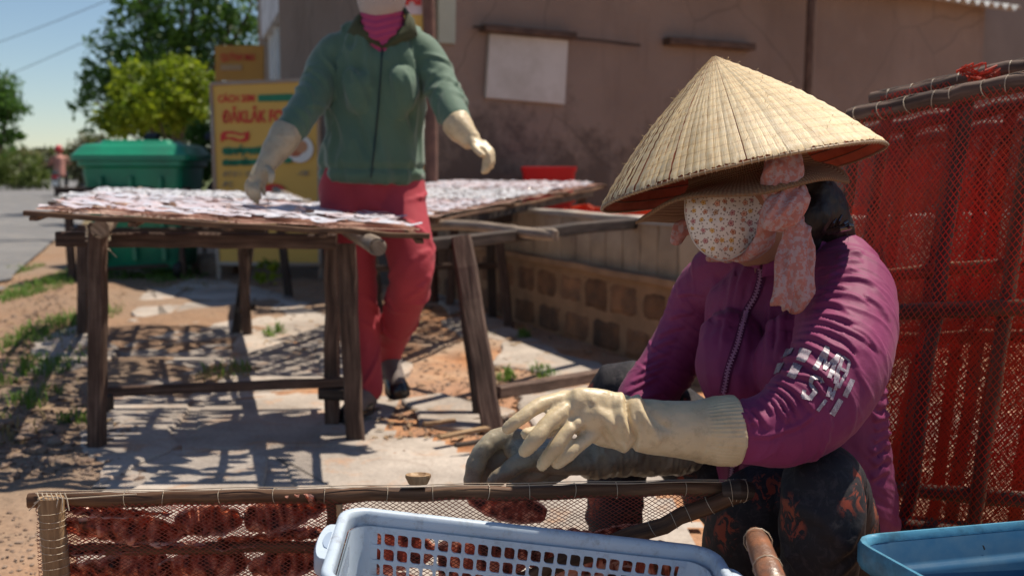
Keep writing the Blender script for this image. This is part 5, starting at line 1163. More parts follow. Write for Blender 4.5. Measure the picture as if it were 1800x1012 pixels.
HATC = at(1299, 308, 1.67); HAX = (-.205, .155, 1.0)
cone_hat(wo, HATC, HAX, .2335, .2045)
# --- crocheted sun hat under it
t = NT('crochet_straw'); c = t.coord('gc'); w = t.n('TexWave', wave_type='BANDS', bands_direction='Z'); w.inputs['Scale'].default_value = 42; w.inputs['Distortion'].default_value = .6; t.l(c, w.inputs[0])
w2 = t.n('TexWave', wave_type='BANDS', bands_direction='X'); w2.inputs['Scale'].default_value = 60; w2.inputs['Distortion'].default_value = .6; t.l(c, w2.inputs[0])
hgt = t.math('MULTIPLY', w.outputs['Fac'], w2.outputs['Fac']); col = t.mix(hgt, (.24, .13, .07), (.50, .34, .20)); MT['crochet'] = t.fin(col, .85, t.bump(hgt, .8, .0025), .2, .12)
ax = Vector((-.25, .10, 1)).normalized(); sx_ = ax.orthogonal().normalized(); sx_ = (V(1, 0, 0)-ax*ax.x).normalized(); sy_ = ax.cross(sx_); BC = at(1318, 315, 1.655)
mb = MB(); rs = []; gs = []; n = 72; PR = [(.02, .105), (.06, .100), (.085, .08), (.095, .05), (.099, .015), (.108, .004), (.13, -.002), (.155, -.008), (.178, -.015), (.190, -.021), (.191, -.026), (.176, -.021), (.15, -.012), (.125, -.006), (.10, .0)]
for i, (r, h) in enumerate(PR):
    row = []
    for j in range(n):
        a = 6.2832*j/n; br = max(0, (r-.10)/.09); rr = r*(1+br*(.05*math.cos(a-math.pi)-.06*abs(math.sin(a))-.15*max(0, math.cos(a)))); hh = h+br*(.010*math.sin(2*a+.4)+.006*math.sin(5*a+1)-.010*(math.cos(a) > 0)*math.cos(a))
        row.append(BC+sx_*rr*math.cos(a)+sy_*rr*math.sin(a)+ax*hh); gs.append((a*.15, 0, i*.022))
    rs.append(row)
mb.rings(rs, gs, cap=False); obj('sun_hat', mb, MT['crochet'], wo, True, 3)
# --- face mask (cup with centre seam) shaped over the nose and chin
t = NT('flowered_mask'); c = t.coord('gc', (1, 1, 1)); vo = t.n('TexVoronoi'); vo.voronoi_dimensions = '2D'; vo.inputs['Scale'].default_value = 1.0; vo.inputs['Randomness'].default_value = .55
mp = t.n('Mapping'); mp.inputs['Scale'].default_value = (66, 66, 1); t.l(c, mp.inputs[0]); t.l(mp.outputs[0], vo.inputs['Vector'])
dv = t.n('VectorMath', operation='SUBTRACT'); t.l(mp.outputs[0], dv.inputs[0]); t.l(vo.outputs['Position'], dv.inputs[1]); sp = t.n('SeparateXYZ'); t.l(dv.outputs[0], sp.inputs[0])
an = t.math('ARCTAN2', sp.outputs[1], sp.outputs[0]); pt = t.math('MULTIPLY_ADD', t.math('ABSOLUTE', t.math('SINE', t.math('MULTIPLY', an, 2.5))), .09, .20)
rc_ = t.n('SeparateColor'); t.l(vo.outputs['Color'], rc_.inputs[0]); sz = t.math('MULTIPLY_ADD', rc_.outputs[1], .6, .65); rr_ = t.math('MULTIPLY', pt, sz)
inp = t.math('LESS_THAN', vo.outputs['Distance'], rr_); core = t.math('LESS_THAN', vo.outputs['Distance'], t.math('MULTIPLY', rr_, .42)); edge = t.math('GREATER_THAN', vo.outputs['Distance'], t.math('MULTIPLY', rr_, .80))
pc = t.ramp(rc_.outputs[0], [(.0, (.62, .36, .05)), (.25, (.62, .36, .05)), (.27, (.42, .16, .20)), (.52, (.42, .16, .20)), (.54, (.40, .15, .08)), (.8, (.35, .2, .1)), (.82, (.6, .28, .2))]); t.t.nodes[-1].color_ramp.interpolation = 'CONSTANT'
fc = t.mix(edge, t.mix(.35, pc, (.72, .55, .45)), t.mix(.5, pc, (.06, .03, .03))); fc = t.mix(core, fc, t.mix(.5, pc, (.2, .06, .04)))
vs_ = t.n('TexVoronoi'); vs_.voronoi_dimensions = '2D'; vs_.inputs['Scale'].default_value = 150; t.l(c, vs_.inputs['Vector']); speck = t.math('LESS_THAN', vs_.outputs['Distance'], .20)
base = t.mix(t.math('MULTIPLY', speck, .75), (.66, .62, .58), (.16, .11, .09)); MT['mask'] = t.fin(t.mix(inp, base, fc), .85, t.bump(t.noise(t.coord('Object'), 500, 2), .15, .0005, t.bump(t.noise(t.coord('Object'), 30, 3), .25, .004)), .2)
bd = [(1205, 344), (1215, 343), (1226, 347), (1238, 342), (1252, 334), (1268, 328), (1286, 326), (1312, 332), (1336, 342), (1348, 352), (1345, 372), (1340, 392), (1332, 412), (1318, 432), (1300, 447), (1280, 456), (1264, 456), (1246, 450), (1230, 438), (1217, 420), (1209, 398), (1204, 372)]
bd = [tuple(p[:2]) for p in catmull([(x, y) for x, y in bd+[bd[0]]], 3)[:-1]]; cxm, cym = 1268, 390
def maskY(x, y):      # depth: the mask wraps the face; nearest along a line running down from the nose
    u = (x-1258)/75.0; w_ = (y-392)/66.0; return 1.538+.052*max(0, abs(u))**1.8*(.62 if u > 0 else 1.15)+.024*w_*w_+(.010 if w_ > 0 else 0)*w_-.009*math.exp(-((x-1224)/15)**2-((y-362)/18)**2)-.0035*math.exp(-((x-1236-(y-345)*.28)/5)**2)+.0012*math.sin(y*.16+x*.05)*max(0, u)
mb = MB(); rs = []; gs = []
for i in range(15):
    k = max(.03, 1-i/14)
    row = []
    for x, y in bd:
        X, Y_ = cxm+(x-cxm)*k, cym+(y-cym)*k; p = at(X, Y_, maskY(X, Y_)+.0012*fbm(X*.05, Y_*.05)+.0022*math.exp(-((X-1338+.25*(Y_-350))/3)**2)); row.append(p); gs.append((X/1100+.0015*math.sin(Y_*.1), Y_/1100, 0))
    rs.append(row)
o = [p+V(.004, .012, 0) for p in rs[0]]; rs = [[p+V(.006, .02, .0) for p in o], o]+rs; gs = [g_ for g_ in gs[:len(bd)]]*2+gs
mb.rings(rs, gs, cap=True); obj('face_mask', mb, MT['mask'], wo, True, 3)
mb = MB(); mb.tube([at(x, y, maskY(x, y)-.0005) for x, y in bd+bd[:1]], .0011, 6, cap=False); obj('mask_hem', mb, simple('white_hem', (.6, .55, .5), None, 30, .8, 0), wo, True)
# --- pink scarf: band under the chin, knot by the ear, tails
t = NT('pink_voile'); c = t.coord('Object'); n1 = t.noise(c, 130, 3, .6); n2 = t.noise(c, 55, 3, .6); col = t.mix(t.ramp(n1, [(.47, 0), (.53, 1)]), (.50, .22, .19), (.50, .36, .36)); col = t.mix(t.ramp(n2, [(.52, 0), (.6, .5)]), col, (.55, .20, .15))
MT['scarf'] = t.fin(col, .8, t.bump(t.noise(c, 60, 5), .4, .004), .25, .25)
def cloth_strip(name, C, seed=0, amp=.004, vox=.0026, freq=(60, 14), mat='scarf'):
    mb = MB(); [limb(mb, c, s, 20, 6, (.6, .6)) for c, s in C]; v, f = remesh(mb, vox, 4); nv = normals(v, f)
    T = Vector(C[0][0][-1][0])-Vector(C[0][0][0][0]); T.normalize(); s = np.array(T.cross(V(0, 1, 0)).normalized()); tt = np.array(T)
    A = (v@s)*freq[0]; B = (v@tt)*freq[1]; n = np.array([noise.noise(Vector((a+seed*7, b, p[1]*freq[0]*.7))) for a, b, p in zip(A, B, v)]); v = v+nv*((1-np.abs(n)*3.2)*amp)[:, None]
    return cobj(name, v, f, MT[mat], wo)
s1 = (1, .1, 0)
cloth_strip('scarf_band', [([(at(1378, 262, 1.515), .027, .008), (at(1376, 300, 1.50), .030, .013), (at(1370, 335, 1.498), .026, .016), (at(1378, 352, 1.50), .018, .016)], s1)], 1, .0035)
cloth_strip('scarf_knot', [([(at(1396, 340, 1.505), .012, .012), (at(1385, 356, 1.49), .024, .018), (at(1370, 378, 1.488), .028, .020), (at(1360, 392, 1.50), .020, .016)], (1, .2, .3)), ([(at(1398, 330, 1.51), .010), (at(1404, 350, 1.50), .014), (at(1392, 375, 1.50), .012)], None)], 2, .0045)
cloth_strip('scarf_tail', [([(at(1392, 380, 1.500), .010, .010), (at(1402, 415, 1.498), .021, .011), (at(1402, 455, 1.492), .029, .011), (at(1394, 500, 1.487), .032, .010), (at(1384, 538, 1.484), .025, .008)], s1), ([(at(1388, 520, 1.487), .030, .007), (at(1372, 532, 1.486), .012, .006)], s1)], 3, .0060, freq=(75, 10))
cloth_strip('scarf_band', [([(at(1352, 385, 1.525), .014, .008), (at(1344, 412, 1.54), .020, .009), (at(1332, 438, 1.555), .022, .009), (at(1304, 452, 1.60), .010, .006), (at(1250, 452, 1.68), .010, .006)], (1, .3, .5))], 4, .003)
cloth_strip('scarf_tail', [([(at(1204, 388, 1.64), .006, .005), (at(1196, 405, 1.64), .014, .006), (at(1188, 426, 1.64), .010, .005)], s1), ([(at(1212, 404, 1.64), .010, .006), (at(1196, 410, 1.64), .012, .005)], None)], 5, .003)
# --- hair and claw clip
mb = MB(); limb(mb, [(at(1396, 325, 1.71), .04, .06), (at(1420, 352, 1.70), .050, .066), (at(1445, 380, 1.71), .048, .06), (at(1462, 402, 1.73), .030, .04), (at(1440, 425, 1.76), .03)], (1, 0, 0), 24)
limb(mb, [(at(1440, 370, 1.69), .035), (at(1470, 395, 1.69), .028), (at(1490, 418, 1.71), .014)], None); limb(mb, [(at(1420, 380, 1.655), .04), (at(1400, 410, 1.66), .035), (at(1420, 440, 1.70), .03)], None)
mb.tube([HC+HU*.02+V(.02, .02, 0), HC+HU*.045+V(.02, .02, 0), HC+HU*.07+V(.01, .02, 0)], [.088, .08, .05], 20)
v, f = remesh(mb, .004, 4); nv = normals(v, f); n = np.array([noise.noise(Vector((p[0]*30+p[2]*40, p[1]*90, p[2]*50-p[0]*60))) for p in v]); v = v+nv*((1-np.abs(n)*2)*.0015)[:, None]; HB = v; cobj('hair', v, f, MT['hair'], wo)
mb = MB(); rd = random.Random(9)
for j in range(46):
    a = at(rd.uniform(1455, 1485), rd.uniform(330, 400), 1.69+rd.uniform(-.03, .03)); L = rd.uniform(.03, .10); dx = rd.uniform(.0, .5); mb.tube([a, a+V(L*dx*.5, rd.uniform(-.01, .01), -L*.4), a+V(L*dx*.6, rd.uniform(-.01, .01), -L)], .00028, 3)
for j in range(6):
    a = at(1545+rd.uniform(-8, 4), 430+rd.uniform(-10, 20), 1.70); mb.tube([a, a+V(.018, 0, -.05), a+V(.02+rd.uniform(-.01, .01), 0, -.10)], .0003, 3)
tag(obj('loose_hair', mb, MT['hair'], wo), kind='stuff')
MT['clip'] = simple('dark_clip', (.03, .02, .02), None, 5, .2, 0, spec=.8)
cl = at(1478, 392, 1.66); mb = MB(); mb.tube([at(1455, 408, 1.62), at(1475, 402, 1.61), at(1494, 398, 1.62)], .006, 8); cp = obj('hair_clip', mb, MT['clip'], wo, True)
for (x, y) in ((1470, 385), (1480, 378), (1490, 388), (1500, 396)):
    mb = MB(); mb.tube([at(x-12, 402, 1.62), at(x-5, (y+402)/2-3, 1.605), at(x, y, 1.61)], [.0035, .003, .002], 7); obj('claw', mb, MT['clip'], cp, True)
# ============================================================ STANDING WOMAN
ws = empty('person', (-.5, 3.72, 0), 'standing woman in a green zip jacket and rose trousers with rubber gloves', 'person')
Y0 = 3.68
tor = [(at(655, 330, Y0), .185, .135), (at(655, 290, Y0), .185, .130), (at(658, 230, Y0), .172, .118), (at(662, 160, Y0), .178, .120), (at(667, 110, Y0), .180, .115), (at(668, 75, Y0), .150, .090), (at(670, 52, Y0), .085, .07), (at(671, 35, Y0), .062, .06)]
la = [(at(592, 92, Y0), .070), (at(572, 118, 3.66), .068), (at(556, 160, 3.60), .064), (at(530, 200, 3.52), .058), (at(512, 228, 3.47), .054)]
ra = [(at(742, 92, Y0), .068), (at(760, 118, 3.66), .066), (at(778, 160, 3.61), .062), (at(792, 190, 3.54), .056), (at(803, 212, 3.49), .051)]
ll = [(at(614, 318, 3.68), .105), (at(611, 370, 3.67), .100), (at(618, 450, 3.64), .088), (at(627, 510, 3.66), .073), (at(636, 580, 3.68), .066), (at(643, 650, 3.66), .060), (at(646, 682, 3.65), .060)]
rl = [(at(697, 318, 3.70), .106), (at(702, 370, 3.66), .102), (at(720, 440, 3.58), .088), (at(722, 490, 3.56), .076), (at(710, 540, 3.66), .068), (at(692, 590, 3.78), .058), (at(680, 628, 3.86), .054)]
sk = simple('skin', (.34, .20, .15), (.28, .15, .11), 12, .55, .1, 200, .001)
mb = MB(); limb(mb, [(p, a*.8, b*.8) for p, a, b in tor], (1, 0, 0)); [limb(mb, [(p, r*.72) for p, r in L_]) for L_ in (la, ra, ll, rl)]
hc = at(671, -38, 3.64)
mb.tube([at(671, 60, Y0), at(671, 20, 3.66)], [.055, .055], 14)
mb.tube([hc-V(0, 0, .115), hc-V(0, .01, .06), hc, hc+V(0, 0, .06), hc+V(0, 0, .11)], [.045, .074, .085, .08, .045], 18)
mb.tube([hc+V(0, -.085, .02), hc+V(0, -.108, -.015), hc+V(0, -.09, -.025)], [.01, .015, .012], 9)
for s in (-1, 1): mb.tube([hc+V(s*.084, 0, .02), hc+V(s*.086, 0, -.02)], [.014, .012], 8)
for A_, B_ in ((la, at(452, 330, 3.36)), (ra, at(852, 285, 3.42))): mb.tube([Vector(A_[-1][0]), Vector(A_[-1][0]).lerp(B_, .6)], [.036, .026], 10)
v, f = remesh(mb, .010, 3); cobj('body', v, f, sk, ws)
for s in (-1, 1): mb = MB(); mb.tube([hc+V(s*.032, -.078, .022), hc+V(s*.032, -.086, .022)], [.011, .007], 9); obj('eye', mb, MT['paintblk'], ws, True)
mb = MB(); mb.tube([hc+V(0, 0, .02), hc+V(0, .01, .08), hc+V(0, .01, .125)], [.094, .092, .05], 18); obj('hair', mb, MT['hair'], ws, True)
# pale cloth mask down over the chin
MT['pale'] = cloth('pale_mask_cloth', (.40, .34, .31), (.36, .30, .27), 500)
mb = MB(); limb(mb, [(hc-V(0, .012, .140), .060, .055), (hc-V(0, .016, .11), .080, .078), (hc-V(0, .018, .06), .090, .088), (hc-V(0, .016, .0), .093, .092)], (1, 0, 0), 22); v, f = remesh(mb, .005, 3); v = v+normals(v, f)*(.0016*vnoise(v, 25, 3))[:, None]; cobj('face_mask', v, f, MT['pale'], ws)
# pink turtleneck
MT['pinkt'] = cloth('pink_knit', (.36, .05, .14), (.30, .04, .11), 500)
mb = MB(); limb(mb, [(at(672, 86, 3.60), .04, .03), (at(672, 60, 3.61), .070, .05), (at(672, 36, 3.63), .080, .070), (at(672, 12, 3.645), .078, .075)], (1, 0, 0), 22); v, f = remesh(mb, .006, 4); v = v+normals(v, f)*(.003*np.sin(v[:, 2]*260+np.abs(v[:, 0]+.475)*-70))[:, None]; cobj('turtleneck', v, f, MT['pinkt'], ws)
# green jacket
t = NT('green_jersey'); c = t.coord('Object'); col = t.mix(t.ramp(t.noise(c, 5, 4), [(.35, 0), (.7, 1)]), (.062, .120, .080), (.082, .148, .102)); MT['green'] = t.fin(col, .72, t.bump(t.noise(c, 500, 2), .15, .001, t.bump(t.noise(c, 22, 4), .35, .008)), .25); t.b.inputs['Sheen Weight'].default_value = .3
mb = MB(); C_t = limb(mb, [(p, a, b) for p, a, b in [(at(652, 318, Y0), .182, .138), (at(653, 298, Y0), .188, .142)]+tor[2:6]+[(at(670, 58, Y0), .100, .075)]], (1, 0, 0), 40, 6, (0, 0)); C1 = limb(mb, la, None, 24); C2 = limb(mb, ra, None, 24)
limb(mb, [(at(600, 92, Y0), .064), (at(635, 62, Y0), .055), (at(672, 54, 3.70), .06), (at(708, 62, Y0), .055), (at(738, 92, Y0), .064)], None, 16)
limb(mb, [(at(632, 150, 3.60), .065), (at(632, 180, 3.60), .06)], None, 14); limb(mb, [(at(702, 150, 3.60), .065), (at(702, 180, 3.60), .06)], None, 14)
v, f = remesh(mb, .0075, 7); nv = normals(v, f); rn = random.Random(8); d = np.zeros(len(v)); nds = []
for C_, tot in ((C1, .36), (C2, .32)):
    L = [(s, rn.uniform(-3, 3), rn.uniform(.5, 1.2), rn.uniform(.010, .016), rn.uniform(.004, .009)*(1.2 if s > .15 else .8), rn.uniform(-.06, .06)) for s in np.arange(.05, tot, .017)]
    q, nd_ = folds(v, C_, (0, -1, 0), L, 1.3); d += q; nds.append(nd_)
tm = (nds[0] > 1.2) & (nds[1] > 1.2); n1 = np.array([noise.noise(Vector((p[0]*22+p[2]*5, p[1]*20, p[2]*4))) for p in v]); d += np.where(tm, (1-np.abs(n1)*2.4)*.012, 0)
hem = np.exp(-((v[:, 2]-(C_t[0][2]+.045))/.012)**2); d -= np.where(tm, hem*.010, 0)
v = v+nv*d[:, None]; cobj('jacket', v, f, MT['green'], ws); gb = BVHTree.FromPolygons([tuple(x) for x in v], f)
def ghit(px, py, lift=.003):
    h = gb.ray_cast(O0, ray(px, py).normalized()); return None if h[0] is None else h[0]-ray(px, py).normalized()*lift
P = [ghit(x, y, .002) for x, y in [(672-.5*i-((i/24)**2)*8, 82+i*9.6) for i in range(25)]]; P = [p for p in P if p]; mb = MB(); mb.tube(P, .0042, 6); obj('zip', mb, simple('dark_green_zip', (.012, .035, .03), None, 5, .5, 0), ws, True)
MT['green_in'] = cloth('olive_lining', (.055, .062, .03), (.045, .05, .025), 500)
for s, pts in ((-1, [(673, 82), (655, 58), (632, 40), (640, 22), (652, 12)]), (1, [(673, 82), (690, 62), (712, 44), (712, 26), (704, 10)])):       # open collar wings
    A = [at(x, y, 3.565+.012*i) for i, (x, y) in enumerate(pts)]; B = [at(x+s*q, y+r_, 3.58+.018*i) for i, ((x, y), q, r_) in enumerate(zip(pts, (2, 18, 22, 16, 8), (4, 16, 18, 8, 2)))]
    m_ = [a.lerp(b, .5)-V(0, .014, 0) for a, b in zip(A, B)]; mb = MB(); mb.rings([[a, m, b, b+V(0, .012, 0), a+V(0, .014, 0)] for a, m, b in zip(A, m_, B)]); obj('collar', mb, MT['green_in'], ws, True, 2)
# trousers
MT['rose'] = cloth('rose_cloth', (.39, .044, .062), (.32, .035, .05), 500, .75)
mb = MB(); limb(mb, [(at(655, 345, 3.69), .150, .125), (at(655, 305, 3.69), .172, .122)], (1, 0, 0), 24); Ca = limb(mb, ll, None, 24); Cb = limb(mb, rl, None, 24); v, f = remesh(mb, .008, 6); nv = normals(v, f); d = np.zeros(len(v))
for C_ in (Ca, Cb):
    L = [(s, rn.uniform(-3, 3), rn.uniform(.4, 1), rn.uniform(.010, .018), rn.uniform(.006, .014), rn.uniform(-.10, .10)) for s in np.arange(.05, .8, .03)]; d += folds(v, C_, (0, -1, 0), L, 1.3, True)[0]
v = v+nv*d[:, None]; cobj('trousers', v, f, MT['rose'], ws)
# ankles and shoes
MT['shoe'] = simple('black_shoe', (.012, .012, .014), None, 6, .22, .1, spec=.7); MT['sock'] = simple('grey_sock', (.16, .13, .12), None, 20, .8, .2)
def shoe(ank, heel, toe, up):
    heel, toe, up = Vector(heel), Vector(toe), Vector(up).normalized(); d = (toe-heel).normalized(); L = (toe-heel).length; sd = d.cross(up)
    mb = MB(); mb.tube([Vector(ank), heel+d*.05+up*.06, heel+d*.08+up*.035], [.042, .04, .04], 12); mb.tube([heel+d*.05+up*.04, heel+d*L*.5+up*.04, toe-d*.04+up*.03], [.036, .036, .03], 12); obj('sock', mb, MT['sock'], ws, True)
    mb = MB(); rs = []
    for q, w, h in ((0.0, .022, .045), (.08, .032, .058), (.3, .036, .062), (.5, .040, .058), (.72, .046, .046), (.9, .040, .034), (.98, .024, .022)):
        c = heel+d*L*q; rs.append([c+sd*w*math.cos(a)+up*(.012+max(0, math.sin(a))*h-(.0 if math.sin(a) > 0 else .004)) for a in [6.283*k/18 for k in range(18)]])
    mb.rings(rs); s_ = obj('shoe', mb, MT['shoe'], ws, True, 1.2)
    mb = MB(); rs = [[heel+d*L*q+sd*w*1.04*t_+up*z_ for t_, z_ in ((-1, 0), (1, 0), (1, .014), (-1, .014))] for q, w in ((-.01, .022), (.08, .034), (.4, .036), (.72, .047), (.92, .040), (1.0, .022))]; mb.rings(rs); obj('sole', mb, MT['black'], s_, True)
shoe(at(646, 700, 3.64), at(650, 722, 3.62)*1, at(598, 742, 3.50), (0, 0, 1))
shoe(at(678, 645, 3.86), at(684, 652, 3.87), at(704, 702, 3.72), (.05, -.5, 1))
# rubber gloves
def sglove(arm, palm, fi, mat='glove'):
    v, f, nv, d, nd, S, Ca = glove('glove', arm, palm, fi, None, .02, .0045, False); d += .003*vnoise(v, 16, 4); v = v+nv*d[:, None]; cobj('glove', v, f, MT[mat], ws)
MT['glove2'] = glovemat('grimy_latex_glove', (.40, .345, .24), (.33, .28, .19), (.20, .16, .10))
sglove([(at(508, 228, 3.47), .056), (at(498, 245, 3.45), .054), (at(482, 268, 3.42), .044), (at(468, 290, 3.39), .035)], [([(at(468, 290, 3.39), .034, .03), (at(459, 306, 3.37), .036, .022), (at(450, 318, 3.355), .034, .018)], (.7, .7, 0))],
  [([at(446, 312, 3.36), at(437, 322, 3.35), at(436, 336, 3.35), at(442, 346, 3.36)], .0115), ([at(450, 320, 3.35), at(443, 332, 3.33), at(446, 346, 3.34), at(452, 355, 3.35)], .0115), ([at(455, 320, 3.35), at(452, 334, 3.325), at(456, 346, 3.335)], .0115), ([at(460, 316, 3.38), at(462, 330, 3.38), at(464, 340, 3.38)], .010), ([at(468, 296, 3.37), at(478, 306, 3.34), at(476, 318, 3.33)], .0125)], 'glove2')
sglove([(at(800, 212, 3.49), .052), (at(808, 224, 3.475), .050), (at(820, 238, 3.46), .042), (at(830, 248, 3.45), .036)], [([(at(826, 244, 3.45), .034, .03), (at(838, 254, 3.44), .038, .022), (at(850, 262, 3.43), .034, .020)], (.3, .9, 0))],
  [([at(850, 252, 3.44), at(862, 264, 3.42), at(866, 280, 3.41), at(863, 294, 3.41)], .0115), ([at(848, 258, 3.42), at(857, 270, 3.40), at(860, 286, 3.395), at(856, 300, 3.40)], .0115), ([at(844, 260, 3.42), at(852, 274, 3.40), at(853, 290, 3.40), at(850, 301, 3.40)], .0115), ([at(846, 262, 3.46), at(852, 276, 3.46), at(850, 292, 3.45)], .0105), ([at(830, 252, 3.42), at(838, 264, 3.39), at(846, 272, 3.38)], .0125)])
mb = MB(); rs = []
for r, h in ((.02, .135), (.06, .13), (.09, .11), (.098, .07), (.10, .035), (.125, .015), (.150, .0), (.158, -.006), (.157, -.010), (.125, .008), (.101, .028)): rs.append([hc+V((r+.004*math.sin(5*a)*(r > .11))*math.cos(a), .01+r*math.sin(a), .03+h+.006*math.sin(3*a)*(r > .11)) for a in [6.2832*j/40 for j in range(40)]])
mb.rings(rs, cap=False); obj('sun_hat', mb, cloth('pale_hat_cloth', (.45, .38, .33), (.4, .33, .28), 500), ws, True, 2)
# ============================================================ FRONT DRYING FRAME standing on its edge
A = at(66, 879, 1.385); B = at(1312, 857, 1.47); Ad = at(89, 1012, 1.375); dn = (Ad-at(89, 890, 1.385)).normalized(); 
U = B-A; u = U.normalized(); dn = V(0, 0, -1); nz = u.cross(dn).normalized(); nz = nz if nz.y < 0 else -nz
ff = empty('netting_rack', V((A.x+B.x)/2, (A.y+B.y)/2, 0), 'bamboo frame with red netting standing on edge in front of the seated woman', 'drying rack')
HF = A.z-.012
def FP(px, py, off=0.0):       # picture point on the frame's plane
    d = ray(px, py); return O0+d*((A+nz*off-O0).dot(nz)/d.dot(nz))
def battn(name, a, b, w, h, segs=18, mat='batten', wob=.004):
    mb = MB(); mb.beam(a, b, w, h, up=nz, segs=segs, wob=wob, ch=.3); o = obj(name, mb, MT[mat], ff, True, .8); return o
def tied(o, a, b, r, n, rad=.0008):
    mb = MB(); ties(mb, a, b, r, n, rad); obj('tie', mb, MT['rail_net'], o, True)
o = battn('top_rail', A-u*.012, B, .021, .015, 26); tied(o, A, B, .0113, 14, .0005)
mb = MB(); c0 = A+nz*.012; 
for s_ in (.006, -.004): mb.tube([A+u*U.length*q+V(0, 0, .0125)+nz*(s_+.002*math.sin(q*40)) for q in [i/60 for i in range(61)]], .0007, 4)
obj('thread', mb, MT['rail_net'], ff, True)
pA = FP(91, 888, .016); o = battn('side_rail', pA+V(0, 0, .012), V(pA.x+.004, pA.y, .0), .034, .024, 14, 'palebamboo', .003)
tied(o, pA, V(pA.x+.003, pA.y, .02), .0178, 34, .0004)
mb = MB(); 
for i in range(7): c = FP(66+i*8, 880, .02); mb.tube([c+V(0, 0, .012), c+V(.006, -.006, .004), c+V(.003*i-.01, -.006, -.012)], .0009, 4)
mb.tube([FP(60, 884, .02), FP(80, 872, .025), FP(120, 876, .02), FP(240, 868, .014)], .0011, 4)
obj('thread', mb, MT['rail_net'], ff, True)
pm = FP(583, 880, -.004); battn('batten', pm, V(pm.x, pm.y, 0), .018, .010); pm2 = FP(596, 885, .006); battn('batten', pm2, V(pm2.x+.012, pm2.y, 0), .010, .008, 10, 'palebamboo')
a = FP(104, 966, -.006); b = FP(585, 959, -.006); o = battn('mid_rail', a, b, .017, .012)
b2 = V(B.x, B.y, 0); a2 = V(A.x, A.y, .0); battn('bottom_rail', a2+V(0, 0, .012), b2+V(0, 0, .012), .02, .014)
d0 = FP(1302, 866, .014); d1 = FP(1130, 934, .014); dd = (d1-d0); d2 = d0+dd*2.6; o = battn('diagonal_brace', d0-dd*.04, d2, .024, .02, 16, 'batten', .005); tied(o, d0, d1, .0135, 5, .0005)
mb = MB(); mb.tube([FP(1272, 862, .012), FP(1296, 860, .02), FP(1316, 862, .010)], [.013, .0165, .014], 12); ob = obj('joint_block', mb, MT['darkwood'], ff, True)
tied(ob, FP(1280, 862, .014), FP(1310, 862, .014), .0165, 4, .0005)
mb = MB(); mb.tube([FP(1290, 850, 0), FP(1290, 1010, 0)], .008, 8); 
# net over the frame: full height left of the batten; right of it down to the brace
def bline(a_, b_): return b_ < (1-a_)*2.2+.02
net('net', A+nz*.010-V(0, 0, .004), U, V(0, 0, -1)*(HF-.01), .0098, .00105, MT['net_brown'], ff, .60, -.008, 22, 3, .004, lambda a_, b_: (a_ < .425) or b_ < (1.0-a_)*.92/.85+.0)
net('net', A-nz*.010-V(0, 0, .004), U*.425, V(0, 0, -1)*(HF-.01), .0090, .0011, MT['net_red'], ff, .55, .006, 22, 5, .010)
# dried squid held between the two nets
t = NT('dried_squid'); c = t.coord('gc'); g_ = t.n('Attribute'); g_.attribute_name = 'gc'; sp = t.n('SeparateXYZ'); t.l(g_.outputs['Vector'], sp.inputs[0])
st_ = t.noise(t.coord('gc', (1, .04, 1)), 22, 3, .5); col = t.ramp(st_, [(.40, (.05, .014, .010)), (.5, (.50, .11, .055)), (.60, (.85, .45, .30))]); e1 = t.math('ABSOLUTE', sp.outputs[1]); em = t.ramp(t.math('MULTIPLY_ADD', t.noise(c, 18, 3), .22, e1), [(.84, 0), (.98, 1)])
col = t.mix(t.math('MULTIPLY', em, .8), col, (.80, .50, .40)); col = t.mix(t.ramp(t.noise(c, 14, 3), [(.55, 0), (.68, .6)]), col, (.55, .06, .035)); MT['squid'] = t.fin(col, .35, t.bump(st_, .2, .003), .5, .5)
SQ = [((108, 925), (330, 935), 36, 'reddish dried squid at the upper left corner of the frame netting'), ((310, 920), (430, 908), 40, 'brown dried squid at the top of the frame netting, left of the pale gap'),
      ((432, 915), (578, 880), 46, 'ribbed dark dried squid below the top rail beside the batten'), ((110, 965), (370, 958), 12, 'thin strip of dried squid lying just above the middle rail'), ((380, 955), (570, 935), 20, 'narrow reddish dried squid ending at the vertical batten'),
      ((112, 1010), (300, 990), 40, 'dark dried squid at the lower left of the frame netting'), ((280, 1000), (440, 985), 38, 'humped dried squid below the middle rail'), ((440, 1000), (580, 975), 36, 'red-edged dried squid at the lower right beside the blue basket'), ((115, 895), (300, 903), 12, 'sliver of dark squid just under the top rail at the left')]
for i, (p0, p1, hw, lb) in enumerate(SQ):
    a, b = FP(*p0, -.001), FP(*p1, -.001); t_ = (b-a).normalized(); s_ = nz.cross(t_); L = (b-a).length; W_ = hw/1260*.62; rs = []; gs = []; nn = 60
    for k in range(nn+1):
        q = k/nn; w = W_*(.25+.85*max(0, math.sin(min(1, q*1.02+.02)*math.pi))**.32)*(1+.10*fbm(q*5, i*3)); row = []
        for m in range(9):
            r_ = m/4-1; z_ = .009*math.sin(r_*2.2+q*5+i)+.008*fbm(q*8+i, r_*1.5, 1)+.0035*math.sin(q*46+i+2*fbm(q*6, i))
            row.append(a+t_*L*q+s_*(w*r_*(1+.06*fbm(q*9, r_*2+i)))+nz*z_); gs.append((q*L*3+i, r_, i))
        rs.append(row)
    mb = MB(); mb.rings(rs, gs, cap=False, closed=False); mb.rings([[p-nz*.0016 for p in r_] for r_ in rs], gs, cap=False, closed=False); tag(obj('dried_squid', mb, MT['squid'], None, True, 3), lb, 'dried squid', 'dried squid held in the frame netting')
